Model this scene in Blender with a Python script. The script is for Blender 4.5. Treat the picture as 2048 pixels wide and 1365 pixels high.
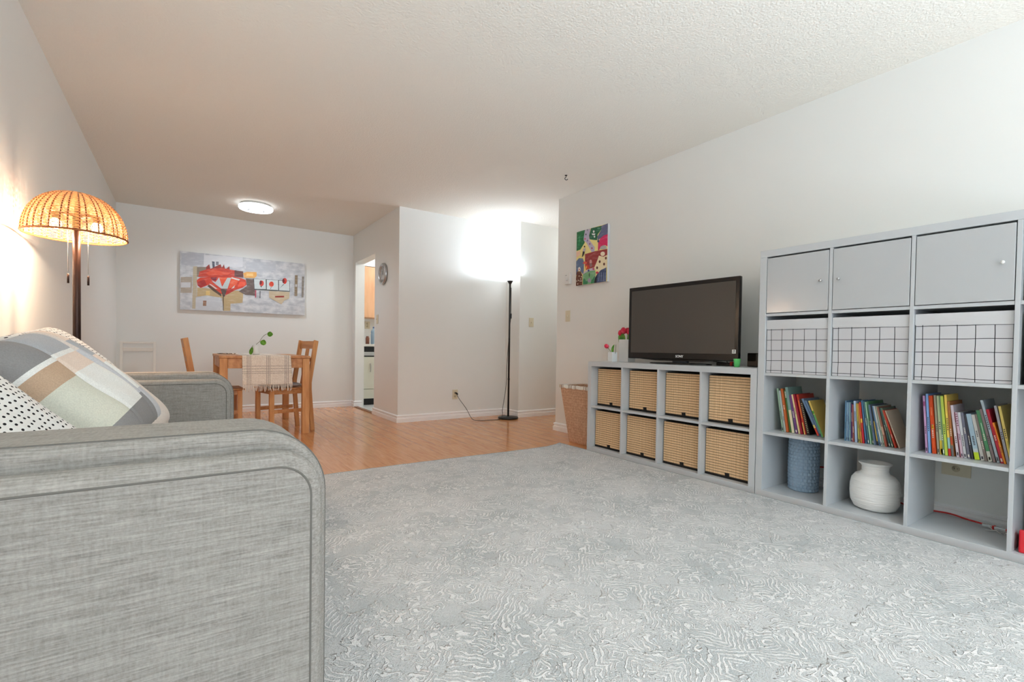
import bpy, bmesh, math, random
from mathutils import Vector, Matrix, Euler
random.seed(7)
for o in list(bpy.data.objects): bpy.data.objects.remove(o)
S = bpy.context.scene
COL = S.collection
R = math.radians
PI = math.pi

# ------------------------------------------------------------------ camera
CAM_H = 0.8605
cd = bpy.data.cameras.new('camera'); cam = bpy.data.objects.new('camera', cd); COL.objects.link(cam)
cd.sensor_width = 36.0; cd.lens = 960.107 / 2048 * 36.0
cd.shift_y = 35.555 / 2048; cd.clip_start = 0.02; cd.clip_end = 60
YAW, PITCH, ROLL = 0.5980242, 0.0198200, -0.0149188
def _cam_axes():
    def rv(p):
        x, y, z = p
        c, s = math.cos(YAW), math.sin(YAW); x, y = x*c - y*s, x*s + y*c
        c, s = math.cos(PITCH), math.sin(PITCH); y, z = y*c - z*s, y*s + z*c
        c, s = math.cos(ROLL), math.sin(ROLL); x, z = x*c - z*s, x*s + z*c
        return (x, y, z)
    e = [rv((1,0,0)), rv((0,1,0)), rv((0,0,1))]
    row = lambda i: Vector((e[0][i], e[1][i], e[2][i]))
    return row(0), row(1), row(2)
_r, _f, _u = _cam_axes()
cam.matrix_world = Matrix(((_r.x, _u.x, -_f.x, 0), (_r.y, _u.y, -_f.y, 0), (_r.z, _u.z, -_f.z, CAM_H), (0, 0, 0, 1)))
S.camera = cam

# ------------------------------------------------------------------ world, daylight, exposure
S.view_settings.view_transform = 'Standard'
S.view_settings.look = 'None'
S.view_settings.gamma = 1.0
S.view_settings.use_curve_mapping = False
S.view_settings.exposure = 1.35
S.cycles.use_denoising = True
S.cycles.max_bounces = 10
S.cycles.diffuse_bounces = 8
S.cycles.caustics_reflective = False
S.cycles.sample_clamp_indirect = 6.0
wd = bpy.data.worlds.new('sky'); S.world = wd; wd.use_nodes = True
wd.node_tree.nodes['Background'].inputs[0].default_value = (0.75, 0.87, 1.0, 1)
wd.node_tree.nodes['Background'].inputs[1].default_value = 0.3
def area(name, loc, rot, sx, sy, power, col, spread=180):
    l = bpy.data.lights.new(name, 'AREA'); l.shape = 'RECTANGLE'; l.size = sx; l.size_y = sy
    l.energy = power; l.color = col; l.spread = R(spread)
    o = bpy.data.objects.new(name, l); COL.objects.link(o); o.location = loc; o.rotation_euler = rot
    return o
def point(name, loc, power, col, rad=0.03):
    l = bpy.data.lights.new(name, 'POINT'); l.energy = power; l.color = col; l.shadow_soft_size = rad
    o = bpy.data.objects.new(name, l); COL.objects.link(o); o.location = loc
    return o
# lights outside the window opening in the unseen wall behind the camera
area('ceiling_bounce_fill', (1.35, -3.30, 0.80), (R(135), 0, 0), 3.4, 1.5, 74, (0.76, 0.885, 1.0), 82)  # added fill aimed upward so the ceiling bounces soft light
area('window_skylight', (0.6, -3.22, 1.15), (R(90), 0, 0), 2.0, 2.0, 17, (0.74, 0.86, 1.0))

# ------------------------------------------------------------------ materials
def lin(c):
    return tuple(((v/255)/12.92 if v/255 <= .04045 else ((v/255+.055)/1.055)**2.4) for v in c[:3]) + (1,)
_mc = {}
def mat(name, col=(200,200,200), rough=.6, metal=0.0, spec=.5, emit=None, es=0.0, col2=None, nscale=8.0, ndet=4,
        stretch=(1,1,1), bump=0.0, bscale=200.0, coat=0.0, trans=0.0, alpha=1.0, coord='Object', bdist=.002, ramp=(.35,.65)):
    if name in _mc: return _mc[name]
    m = bpy.data.materials.new(name); m.use_nodes = True; _mc[name] = m
    nt = m.node_tree; b = nt.nodes['Principled BSDF']
    b.inputs['Base Color'].default_value = lin(col); b.inputs['Roughness'].default_value = rough
    b.inputs['Metallic'].default_value = metal; b.inputs['Specular IOR Level'].default_value = spec
    b.inputs['Coat Weight'].default_value = coat; b.inputs['Transmission Weight'].default_value = trans
    b.inputs['Alpha'].default_value = alpha
    if emit: b.inputs['Emission Color'].default_value = lin(emit); b.inputs['Emission Strength'].default_value = es
    if col2 or bump:
        tc = nt.nodes.new('ShaderNodeTexCoord'); mp = nt.nodes.new('ShaderNodeMapping')
        mp.inputs['Scale'].default_value = stretch; nt.links.new(tc.outputs[coord], mp.inputs[0])
    if col2:
        n = nt.nodes.new('ShaderNodeTexNoise'); n.inputs['Scale'].default_value = nscale; n.inputs['Detail'].default_value = ndet
        nt.links.new(mp.outputs[0], n.inputs['Vector'])
        r = nt.nodes.new('ShaderNodeValToRGB'); r.color_ramp.elements[0].color = lin(col); r.color_ramp.elements[1].color = lin(col2)
        r.color_ramp.elements[0].position = ramp[0]; r.color_ramp.elements[1].position = ramp[1]
        nt.links.new(n.outputs[0], r.inputs[0]); nt.links.new(r.outputs[0], b.inputs['Base Color'])
    if bump:
        n2 = nt.nodes.new('ShaderNodeTexNoise'); n2.inputs['Scale'].default_value = bscale; n2.inputs['Detail'].default_value = 3
        nt.links.new(mp.outputs[0], n2.inputs['Vector'])
        bp = nt.nodes.new('ShaderNodeBump'); bp.inputs['Strength'].default_value = bump; bp.inputs['Distance'].default_value = bdist
        nt.links.new(n2.outputs[0], bp.inputs['Height']); nt.links.new(bp.outputs[0], b.inputs['Normal'])
    return m
class NT:
    def __init__(s, name, rough=.6, spec=.5):
        s.m = bpy.data.materials.new(name); s.m.use_nodes = True; s.t = s.m.node_tree; s.b = s.t.nodes['Principled BSDF']
        s.b.inputs['Roughness'].default_value = rough; s.b.inputs['Specular IOR Level'].default_value = spec
        _mc[name] = s.m
    def n(s, typ, **kw):
        x = s.t.nodes.new(typ)
        for k, v in kw.items():
            if k.startswith('i_'):
                key = k[2:].replace('_', ' ')
                x.inputs[int(key) if key.isdigit() else key].default_value = v
            else: setattr(x, k, v)
        return x
    def l(s, a, b): s.t.links.new(a, b)
    def math(s, op, a, b=None, c=None):
        x = s.t.nodes.new('ShaderNodeMath'); x.operation = op
        for i, v in enumerate((a, b, c)):
            if v is None: continue
            if isinstance(v, (int, float)): x.inputs[i].default_value = v
            else: s.l(v, x.inputs[i])
        return x.outputs[0]
    def ramp(s, fac, stops, interp='LINEAR'):
        r = s.t.nodes.new('ShaderNodeValToRGB'); cr = r.color_ramp; cr.interpolation = interp
        while len(cr.elements) < len(stops): cr.elements.new(.5)
        for e, (p, c) in zip(cr.elements, stops): e.position = p; e.color = lin(c) if len(c) == 3 else c
        s.l(fac, r.inputs[0]); return r.outputs[0]
    def mix(s, fac, a, b, blend='MIX'):
        x = s.t.nodes.new('ShaderNodeMix'); x.data_type = 'RGBA'; x.blend_type = blend
        for sock, v in ((x.inputs[0], fac), (x.inputs[6], a), (x.inputs[7], b)):
            if isinstance(v, (int, float)): sock.default_value = v
            elif isinstance(v, tuple): sock.default_value = lin(v)
            else: s.l(v, sock)
        return x.outputs[2]
    def bump(s, h, strength=.5, dist=.002):
        x = s.n('ShaderNodeBump'); x.inputs['Strength'].default_value = strength; x.inputs['Distance'].default_value = dist
        s.l(h, x.inputs['Height']); s.l(x.outputs[0], s.b.inputs['Normal'])

WALL = mat('wall_paint', (228,229,226), .55, spec=.3, bump=.08, bscale=60)
TRIM = mat('white_trim', (238,238,238), .35)
# popcorn ceiling
_n = NT('popcorn_ceiling', .9, .1); _tc = _n.n('ShaderNodeTexCoord')
_v = _n.n('ShaderNodeTexVoronoi'); _v.inputs['Scale'].default_value = 95; _n.l(_tc.outputs['Object'], _v.inputs['Vector'])
_o = _n.n('ShaderNodeTexNoise'); _o.inputs['Scale'].default_value = 100; _o.inputs['Detail'].default_value = 4; _n.l(_tc.outputs['Object'], _o.inputs['Vector'])
_h = _n.math('ADD', _n.math('MULTIPLY', _v.outputs['Distance'], -.7), _o.outputs[0]); _n.bump(_h, .32, .006)
_n.b.inputs['Base Color'].default_value = lin((228,224,215)); CEIL = _n.m
# laminate floor, planks run along Y, 12.6 cm wide
_n = NT('orange_laminate', .15, .55); _tc = _n.n('ShaderNodeTexCoord'); _sp = _n.n('ShaderNodeSeparateXYZ'); _n.l(_tc.outputs['Object'], _sp.inputs[0])
_px = _n.math('DIVIDE', _n.math('ADD', _sp.outputs[0], 10 - .036), .127); _row = _n.math('FLOOR', _px); _fx = _n.math('FRACT', _px)
_off = _n.math('FRACT', _n.math('MULTIPLY', _row, .377)); _py = _n.math('ADD', _n.math('DIVIDE', _n.math('ADD', _sp.outputs[1], 10), 1.2), _off)
_pi = _n.math('FLOOR', _py); _fy = _n.math('FRACT', _py)
_cb = _n.n('ShaderNodeCombineXYZ'); _n.l(_row, _cb.inputs[0]); _n.l(_pi, _cb.inputs[1])
_wn = _n.n('ShaderNodeTexWhiteNoise'); _n.l(_cb.outputs[0], _wn.inputs[0])
_mp = _n.n('ShaderNodeMapping'); _mp.inputs['Scale'].default_value = (14, 1.6, 1); _n.l(_tc.outputs['Object'], _mp.inputs[0])
_gr = _n.n('ShaderNodeTexNoise'); _gr.inputs['Scale'].default_value = 2.2; _gr.inputs['Detail'].default_value = 6; _gr.inputs['Distortion'].default_value = 1.0; _n.l(_mp.outputs[0], _gr.inputs['Vector'])
_c1 = _n.ramp(_gr.outputs[0], [(.3, (190,126,80)), (.55, (208,148,98)), (.75, (220,164,114))])
_c2 = _n.mix(_n.math('MULTIPLY', _wn.outputs[0], .35), _c1, (194,124,74))
_g1 = _n.math('LESS_THAN', _fx, .022); _g2 = _n.math('LESS_THAN', _fy, .0028)
_gg = _n.math('MULTIPLY', _n.math('MAXIMUM', _g1, _g2), .6)
_n.l(_n.mix(_gg, _c2, (110,62,34)), _n.b.inputs['Base Color']); FLOOR = _n.m
# linen upholstery
def linen(name, a, b, sc=1.0):
    n = NT(name, .9, .15); tc = n.n('ShaderNodeTexCoord')
    outs = []
    for st, s0 in (((2.2, 48, 48), 9), ((26, 3.5, 3.5), 9), ((1, 1, 1), 260)):
        mp = n.n('ShaderNodeMapping'); mp.inputs['Scale'].default_value = tuple(v*sc for v in st); n.l(tc.outputs['Object'], mp.inputs[0])
        no = n.n('ShaderNodeTexNoise'); no.inputs['Scale'].default_value = s0; no.inputs['Detail'].default_value = 6; no.inputs['Distortion'].default_value = .4; n.l(mp.outputs[0], no.inputs['Vector'])
        outs.append(no.outputs[0])
    f = n.math('ADD', n.math('ADD', n.math('MULTIPLY', outs[0], .55), n.math('MULTIPLY', outs[1], .2)), n.math('MULTIPLY', outs[2], .25))
    n.l(n.ramp(f, [(.34, a), (.66, b)]), n.b.inputs['Base Color'])
    n.bump(f, .4, .003)
    return n.m
LINEN = linen('grey_linen', (122,118,113), (168,164,158))
# rug: broken cream rings raised over a grey green ground
_n = NT('rug_pile', .95, .05); _tc = _n.n('ShaderNodeTexCoord'); 
_nz = _n.n('ShaderNodeTexNoise'); _nz.inputs['Scale'].default_value = 10; _nz.inputs['Detail'].default_value = 3.5; _n.l(_tc.outputs['Object'], _nz.inputs['Vector'])
_vm = _n.n('ShaderNodeVectorMath', operation='MULTIPLY_ADD'); _n.l(_nz.outputs['Color'], _vm.inputs[0]); _vm.inputs[1].default_value = (.085,.085,0); _n.l(_tc.outputs['Object'], _vm.inputs[2])
_vo = _n.n('ShaderNodeTexVoronoi'); _vo.distance = 'MANHATTAN'; _vo.inputs['Scale'].default_value = 4.2; _vo.inputs['Randomness'].default_value = .55; _n.l(_vm.outputs[0], _vo.inputs['Vector'])
_w1 = _n.math('SINE', _n.math('MULTIPLY', _vo.outputs['Distance'], 70))
_n2 = _n.n('ShaderNodeTexNoise'); _n2.inputs['Scale'].default_value = 16; _n2.inputs['Detail'].default_value = 1.5; _n2.inputs['Distortion'].default_value = .6; _n.l(_tc.outputs['Object'], _n2.inputs['Vector'])
_w2 = _n.math('SINE', _n.math('MULTIPLY', _n2.outputs[0], 62))
_n3 = _n.n('ShaderNodeTexNoise'); _n3.inputs['Scale'].default_value = 5; _n3.inputs['Detail'].default_value = 2; _n.l(_tc.outputs['Object'], _n3.inputs['Vector'])
_sel = _n.ramp(_n3.outputs[0], [(.44, (0,0,0)), (.54, (255,255,255))])
_lines = _n.mix(_sel, _w1, _w2)
_fl = _n.n('ShaderNodeTexNoise'); _fl.inputs['Scale'].default_value = 9; _fl.inputs['Detail'].default_value = 1; _n.l(_vm.outputs[0], _fl.inputs['Vector'])
_flat = _n.ramp(_fl.outputs[0], [(.60, (0,0,0)), (.64, (255,255,255))])
_bk = _n.n('ShaderNodeTexNoise'); _bk.inputs['Scale'].default_value = 38; _bk.inputs['Detail'].default_value = 2; _n.l(_tc.outputs['Object'], _bk.inputs['Vector'])
_lb = _n.math('ADD', _lines, _n.math('MULTIPLY', _n.math('SUBTRACT', _bk.outputs[0], .5), 2.6))
_lr = _n.ramp(_lb, [(.05, (0,0,0)), (.42, (255,255,255))])
_lr2 = _n.mix(_flat, _lr, (0,0,0))
_fib = _n.n('ShaderNodeTexNoise'); _fib.inputs['Scale'].default_value = 240; _n.l(_tc.outputs['Object'], _fib.inputs['Vector'])
_gn = _n.n('ShaderNodeTexNoise'); _gn.inputs['Scale'].default_value = 3.2; _gn.inputs['Detail'].default_value = 4; _n.l(_tc.outputs['Object'], _gn.inputs['Vector'])
_gd = _n.ramp(_gn.outputs[0], [(.35, (186,191,193)), (.65, (212,213,214))])
_cc = _n.mix(_lr2, _gd, (237,237,237)); _cc2 = _n.mix(.18, _cc, _n.ramp(_fib.outputs[0], [(.3, (110,112,112)), (.7, (245,245,245))]))
_n.l(_cc2, _n.b.inputs['Base Color'])
_hh = _n.math('ADD', _lr2, _n.math('MULTIPLY', _fib.outputs[0], .5)); _n.bump(_hh, .9, .010); RUG = _n.m
WOOD = mat('honey_pine', (188,128,74), .5, col2=(214,160,104), nscale=3, stretch=(9,9,1.2), ndet=6)
WOODX = mat('honey_pine_board', (176,116,66), .45, col2=(204,150,98), nscale=3, stretch=(9,1.2,9), ndet=6)
WHITE_LAM = mat('white_laminate', (190,194,197), .38, spec=.5)
WHITE_GLOSS = mat('white_gloss', (182,185,187), .16, spec=.5)
BLACK = mat('black_plastic', (14,14,15), .35)
BLACKCLOTH = mat('black_trim_cloth', (12,10,10), .8)
BEIGE_PL = mat('almond_plastic', (214,204,178), .45)
WHITE_PL = mat('white_plastic', (225,225,222), .4)
CHROME = mat('brushed_steel', (190,190,190), .28, metal=1.0)

# ------------------------------------------------------------------ mesh helpers
class MB:
    """collects shapes (in the thing's own frame) into one mesh with material slots"""
    def __init__(s): s.v = []; s.f = []; s.mi = []; s.sm = []
    def add(s, vs, fs, mi=0, sm=False):
        o = len(s.v); s.v += [tuple(v) for v in vs]; s.f += [tuple(i+o for i in f) for f in fs]
        s.mi += [mi]*len(fs); s.sm += [sm]*len(fs); return s
    def box(s, lo, hi, mi=0, M=None):
        x0,y0,z0 = lo; x1,y1,z1 = hi
        vs = [Vector(p) for p in ((x0,y0,z0),(x1,y0,z0),(x1,y1,z0),(x0,y1,z0),(x0,y0,z1),(x1,y0,z1),(x1,y1,z1),(x0,y1,z1))]
        if M: vs = [M @ v for v in vs]
        return s.add(vs, [(0,3,2,1),(4,5,6,7),(0,1,5,4),(1,2,6,5),(2,3,7,6),(3,0,4,7)], mi)
    def bar(s, a, b, w, d, mi=0, up=(0,0,1), taper=1.0):
        """square bar from a to b, section w by d"""
        a = Vector(a); b = Vector(b); t = (b-a).normalized(); u = Vector(up)
        if abs(t.dot(u)) > .95: u = Vector((0,1,0))
        x = t.cross(u).normalized(); y = x.cross(t).normalized(); vs = []
        for p, k in ((a,1),(b,taper)):
            for i, j in ((-1,-1),(1,-1),(1,1),(-1,1)): vs.append(p + x*w/2*i*k + y*d/2*j*k)
        return s.add(vs, [(0,3,2,1),(4,5,6,7),(0,1,5,4),(1,2,6,5),(2,3,7,6),(3,0,4,7)], mi)
    def lathe(s, prof, c=(0,0,0), n=32, mi=0, sm=True, M=None, close=False):
        vs = []; fs = []
        for r, z in prof:
            for i in range(n):
                a = 2*PI*i/n; vs.append(Vector((r*math.cos(a), r*math.sin(a), z)))
        if M: vs = [M @ v for v in vs]
        vs = [v + Vector(c) for v in vs]
        m = len(prof)
        for j in range(m-1 if not close else m):
            for i in range(n):
                k = (i+1) % n; j2 = (j+1) % m
                fs.append((j*n+i, j*n+k, j2*n+k, j2*n+i))
        if not close:
            if prof[0][0] > 1e-6: fs.append(tuple(reversed(range(n))))
            if prof[-1][0] > 1e-6: fs.append(tuple((m-1)*n+i for i in range(n)))
        return s.add(vs, fs, mi, sm)
    def tube(s, pts, r, n=8, mi=0, cyc=False, rs=None):
        P = [Vector(p) for p in pts]; m = len(P); vs = []; fs = []; px = None
        for i, p in enumerate(P):
            t = (P[(i+1) % m] - P[i-1]) if cyc else (P[min(i+1,m-1)] - P[max(i-1,0)])
            if t.length < 1e-9: t = Vector((0,0,1))
            t.normalize()
            if px is None:
                u = Vector((0,0,1)) if abs(t.z) < .9 else Vector((1,0,0)); px = t.cross(u).normalized()
            else: px = (px - t*px.dot(t)).normalized()
            py = t.cross(px); rr = rs[i] if rs else r
            for k in range(n):
                a = 2*PI*k/n; vs.append(p + px*rr*math.cos(a) + py*rr*math.sin(a))
        for i in range(m if cyc else m-1):
            for k in range(n):
                i2 = (i+1) % m; k2 = (k+1) % n; fs.append((i*n+k, i*n+k2, i2*n+k2, i2*n+k))
        if not cyc: fs += [tuple(reversed(range(n))), tuple((m-1)*n+k for k in range(n))]
        return s.add(vs, fs, mi, True)
    def prism(s, poly, a0, a1, axis='y', mi=0):
        """polygon given in the plane across `axis`, extruded from a0 to a1"""
        def P(p, a): return {'x': (a, p[0], p[1]), 'y': (p[0], a, p[1]), 'z': (p[0], p[1], a)}[axis]
        n = len(poly); vs = [P(p, a0) for p in poly] + [P(p, a1) for p in poly]
        fs = [tuple(range(n)), tuple(reversed(range(n, 2*n)))] + [(i, i+n, (i+1) % n + n, (i+1) % n) for i in range(n)]
        return s.add(vs, fs, mi)
    def grid(s, fn, nu, nv, mi=0, sm=True, mfn=None):
        vs = [fn(i/nu, j/nv) for j in range(nv+1) for i in range(nu+1)]
        o = len(s.v); s.v += [tuple(v) for v in vs]
        for j in range(nv):
            for i in range(nu):
                a = o + j*(nu+1)+i; s.f.append((a, a+1, a+nu+2, a+nu+1))
                s.mi.append(mfn((i+.5)/nu, (j+.5)/nv) if mfn else mi); s.sm.append(sm)
        return s
    def build(s, name, mats, parent=None, bevel=0, seg=2, sub=0, smooth=False, uv=False, fix=True):
        me = bpy.data.meshes.new(name); me.from_pydata(s.v, [], s.f)
        if not isinstance(mats, (list, tuple)): mats = [mats]
        for m in mats: me.materials.append(m)
        me.polygons.foreach_set('material_index', s.mi)
        me.polygons.foreach_set('use_smooth', [True]*len(s.f) if smooth else s.sm)
        if fix:
            bm = bmesh.new(); bm.from_mesh(me)
            bmesh.ops.recalc_face_normals(bm, faces=bm.faces); bm.to_mesh(me); bm.free()
        me.update()
        o = bpy.data.objects.new(name, me); COL.objects.link(o)
        if parent: o.parent = parent
        if bevel:
            md = o.modifiers.new('bevel', 'BEVEL'); md.width = bevel; md.segments = seg; md.limit_method = 'ANGLE'; md.angle_limit = R(35)
        if sub:
            md = o.modifiers.new('sub', 'SUBSURF'); md.levels = sub; md.render_levels = sub
        return o
def thing(name, label, cat, loc=(0,0,0), rz=0, group=None):
    o = bpy.data.objects.new(name, None); COL.objects.link(o); o.empty_display_size = .1
    o.location = loc; o.rotation_euler = (0,0,rz); o['label'] = label; o['category'] = cat
    if group: o['group'] = group
    return o
def tag(o, label, cat, group=None, loc=None):
    o['label'] = label; o['category'] = cat
    if group: o['group'] = group
    if loc: o.location = loc
    return o
def struct(o): o['kind'] = 'structure'; return o
def copy_thing(root, label, loc=None, rz=None):
    def cp(o, par):
        c = o.copy(); COL.objects.link(c)
        if par: c.parent = par
        for ch in [x for x in bpy.data.objects if x.parent == o]: cp(ch, c)
        return c
    r = cp(root, None); r['label'] = label
    if loc is not None: r.location = loc
    if rz is not None: r.rotation_euler = (0,0,rz)
    return r
def arc(cx, cy, r, a0, a1, n=8): return [(cx + r*math.cos(a0+(a1-a0)*i/n), cy + r*math.sin(a0+(a1-a0)*i/n)) for i in range(n+1)]
def spline(pts, n=8):
    P = [Vector(p) for p in pts]; P = [P[0]*2-P[1]] + P + [P[-1]*2-P[-2]]; out = []
    for i in range(1, len(P)-2):
        for k in range(n):
            t = k/n; a,b,c,d = P[i-1:i+3]
            out.append(.5*((2*b)+(c-a)*t+(2*a-5*b+4*c-d)*t*t+(3*b-a-3*c+d)*t**3))
    out.append(P[-2]); return out

# ------------------------------------------------------------------ room shell
XL, YB, XD, YL, XR, Y3, XW, YE, H = -.650, 7.071, 2.010, 5.259, 3.474, 4.943, 3.287, 3.982, 2.465
YN = -3.0
def wallbox(name, *boxes):
    b = MB()
    for lo, hi in boxes: b.box(lo, hi)
    return struct(b.build(name, WALL))
struct(MB().box((-.8,-3.3,-.1), (5.4,7.2,0)).build('floor', FLOOR))
struct(MB().box((XD+.03,5.38,0), (4.0,7.75,.004)).box((-.8,7.2,-.1), (4.0,7.75,-.0001)).build('floor_kitchen', mat('pale_vinyl', (205,208,208), .3)))
struct(MB().box((-.8,-3.3,H), (5.4,7.75,H+.1)).build('ceiling', CEIL))
wallbox('wall_left', ((XL-.12,YN-.1,0), (XL,YB+.1,H)))
wallbox('wall_far', ((XL,YB,0), (XD+.12,YB+.12,H)))
D0, D1, DH, DT = 6.10, 6.945, 2.062, .13
wallbox('wall_kitchen', ((XD,YL+.12,0), (XD+DT,D0,H)), ((XD,D1,0), (XD+DT,YB,H)), ((XD,D0,DH), (XD+DT,D1,H)))
wallbox('wall_lamp', ((XD,YL,0), (XR,YL+.12,H)))
wallbox('wall_hall', ((XR,Y3,0), (5.3,Y3+.12,H)), ((XR,Y3+.12,0), (XR+.12,YL+.12,H)))
wallbox('wall_hall_end', ((5.2,YE-.1,0), (5.3,Y3,H)))
wallbox('wall_right', ((XW,YN-.1,0), (XW+.12,YE,H)))
wallbox('wall_hall_near', ((XW+.12,YE-.12,0), (5.2,YE,H)))
W0, W1, WZ0, WZ1 = -.45, 3.15, .06, 2.34
wallbox('wall_near', ((XL,YN-.12,0), (W0,YN,H)), ((W1,YN-.12,0), (XW,YN,H)), ((W0,YN-.12,0), (W1,YN,WZ0)), ((W0,YN-.12,WZ1), (W1,YN,H)))
wallbox('wall_kitchen_far', ((XD+.12,7.62,0), (4.0,7.74,H)))
wallbox('wall_kitchen_side', ((3.9,5.38,0), (4.02,7.62,H)))
wf = MB()
for x in (W0, (W0+W1)/2-.03, W1-.06): wf.box((x,YN-.09,WZ0), (x+.06,YN-.03,WZ1))
for z in (WZ0, WZ1-.06): wf.box((W0,YN-.09,z), (W1,YN-.03,z+.06))
struct(wf.build('window_1', TRIM))
# baseboards with a stepped profile
PROF = [(0,0),(.018,0),(.018,.046),(.010,.049),(.010,.064),(.015,.067),(.015,.077),(.005,.083),(0,.086)]
def baseboard(name, pts, closed_ends=True):
    """pts: corners of the wall line with the room on the left-hand side when walking"""
    b = MB(); n = len(pts); P = [Vector((p[0], p[1], 0)) for p in pts]; rings = []
    for i, p in enumerate(P):
        nrm = []
        for a, c in ((i-1, i), (i, i+1)):
            if a >= 0 and c < n:
                d = (P[c]-P[a]).normalized(); nrm.append(Vector((-d.y, d.x, 0)))
        m = nrm[0] if len(nrm) == 1 else (nrm[0]+nrm[1])/(1+nrm[0].dot(nrm[1]))
        rings.append([p + m*x + Vector((0,0,z)) for x, z in PROF])
    k = len(PROF); vs = [v for r in rings for v in r]; fs = []
    for i in range(n-1):
        for j in range(k): fs.append((i*k+j, (i+1)*k+j, (i+1)*k+(j+1)%k, i*k+(j+1)%k))
    fs += [tuple(range(k)), tuple(reversed(range((n-1)*k, n*k)))]
    b.add(vs, fs); return struct(b.build(name, TRIM))
baseboard('baseboard_far', [(XD+.10,D1),(XD,D1),(XD,YB),(XL,YB)])
baseboard('baseboard_lamp', [(5.2,Y3),(XR,Y3),(XR,YL),(XD,YL),(XD,D0),(XD+.10,D0)])
baseboard('baseboard_left', [(XL,YB),(XL,YN)])
baseboard('baseboard_right', [(XW,YN),(XW,YE),(XW+.12,YE)])
struct(MB().box((XD-.01,D0+.015,0), (XD+.045,D1-.015,.009)).build('trim_1', mat('threshold_wood', (120,74,40), .4), bevel=.003))

# ------------------------------------------------------------------ rug
rb = MB(); RX0, RX1, RY0, RY1 = -.55, 2.835, -1.35, 3.30
def rugf(u, v):
    x = RX0+(RX1-RX0)*u; y = RY0+(RY1-RY0)*v
    if v > .985: y += .07*max(0, (u-.93)/.07)**1.5 - .012*math.sin(u*9)
    return Vector((x, y, .011 + .0006*math.sin(x*31+y*17)))
rb.grid(rugf, 48, 64); rb.box((RX0,RY0,.0005), (RX1,RY1-.02,.0106))
rug = rb.build('area_rug', RUG)
tag(rug, 'large pale grey rug with a carved maze of cream rings', 'rug')
eb = MB(); eb.tube([rugf(i/48, 1) + Vector((0,.002,-.004)) for i in range(49)], .006, n=8)
eb.tube([rugf(1, j/64) + Vector((.0,0,-.004)) for j in range(65)], .006, n=8)
eb.build('bound_edge', mat('rug_binding', (150,160,162), .9), rug)

# ------------------------------------------------------------------ cube storage units (open backs)
C = .3355; DV = .016; FR = .04; DP = .39
XS = 2.857
def unit(name, label, y0, rows, cols=4):
    """y0 is the far end; unit runs towards -Y"""
    t = thing(name, label, 'shelf unit', (XS, y0, 0))
    W = 2*FR + cols*C + (cols-1)*DV; Hh = 2*FR + rows*C + (rows-1)*DV
    def pt(nm, lo, hi, bev=.0012): return MB().box(lo, hi).build(nm, WHITE_LAM, t, bevel=bev)
    pt('top_panel', (0,-W,Hh-FR), (DP,0,Hh)); pt('bottom_panel', (0,-W,0.0), (DP,0,FR))
    pt('side_panel', (0,-FR,FR), (DP,0,Hh-FR)); pt('side_panel', (0,-W,FR), (DP,-W+FR,Hh-FR))
    for i in range(1, cols):
        s = FR + i*(C+DV) - DV; pt('upright', (.001,-s-DV,FR), (DP-.002,-s,Hh-FR))
    for j in range(1, rows):
        z = FR + j*(C+DV) - DV
        for i in range(cols):
            s = FR + i*(C+DV); pt('shelf', (.004,-s-C+.0004,z), (DP-.004,-s-.0004,z+DV), .0008)
    return t
YS0 = 3.032; YB0 = YS0 - 2*FR - 4*C - 3*DV - .004
stand = unit('cube_shelf_unit', 'low white cube shelf unit holding the television and eight bamboo boxes', YS0, 2)
case = unit('cube_shelf_unit', 'tall white cube bookcase with doors on top beside the television unit', YB0, 4)
CX = lambda i: FR + i*(C+DV)
ZB = lambda j: FR + j*(C+DV)          # j = 0 bottom row
# doors of the bookcase
for i, side in ((0,1), (1,-1), (2,1)):
    s = CX(i); z = ZB(3)
    y0 = -s-.003; y1 = -s-C+.003
    d = MB().box((.0,y1,z+.003), (.016,y0,z+C-.009)).build('door', WHITE_GLOSS, case, bevel=.0015)
    ky = (y1+.035) if side == 1 else (y0-.03)
    k = MB().lathe([(0,0),(.003,0),(.003,.010),(.0075,.013),(.0075,.016),(.005,.019),(0,.020)], n=20, M=Matrix.Rotation(R(-90),4,'Y')).build('knob', CHROME if i < 2 else WHITE_PL, d)
    k.location = (0,ky,z+C*.5-.004)

# ------------------------------------------------------------------ bamboo storage boxes in the low unit
_n = NT('bamboo_blind', .55, .3); _tc = _n.n('ShaderNodeTexCoord'); _sp = _n.n('ShaderNodeSeparateXYZ'); _n.l(_tc.outputs['Object'], _sp.inputs[0])
_oi = _n.n('ShaderNodeObjectInfo')
_wz = _n.n('ShaderNodeTexNoise'); _wz.inputs['Scale'].default_value = 9; _n.l(_tc.outputs['Object'], _wz.inputs['Vector'])
_zz = _n.math('ADD', _sp.outputs[2], _n.math('MULTIPLY', _wz.outputs[0], .006))
_fz = _n.math('FRACT', _n.math('DIVIDE', _zz, .0176)); _ln = _n.math('LESS_THAN', _fz, .20)
_yc = _n.n('ShaderNodeCombineXYZ'); _n.l(_n.math('ADD', _sp.outputs[1], _n.math('MULTIPLY', _oi.outputs['Random'], 9)), _yc.inputs[0])
_nn = _n.n('ShaderNodeTexNoise', noise_dimensions='3D'); _nn.inputs['Scale'].default_value = 170; _nn.inputs['Detail'].default_value = 2; _n.l(_yc.outputs[0], _nn.inputs['Vector'])
_rowz = _n.math('FLOOR', _n.math('DIVIDE', _zz, .0176)); _cc = _n.n('ShaderNodeCombineXYZ'); _n.l(_rowz, _cc.inputs[0]); _n.l(_n.math('FLOOR', _n.math('MULTIPLY', _sp.outputs[1], 160)), _cc.inputs[1])
_w = _n.n('ShaderNodeTexWhiteNoise'); _n.l(_cc.outputs[0], _w.inputs[0])
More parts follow.
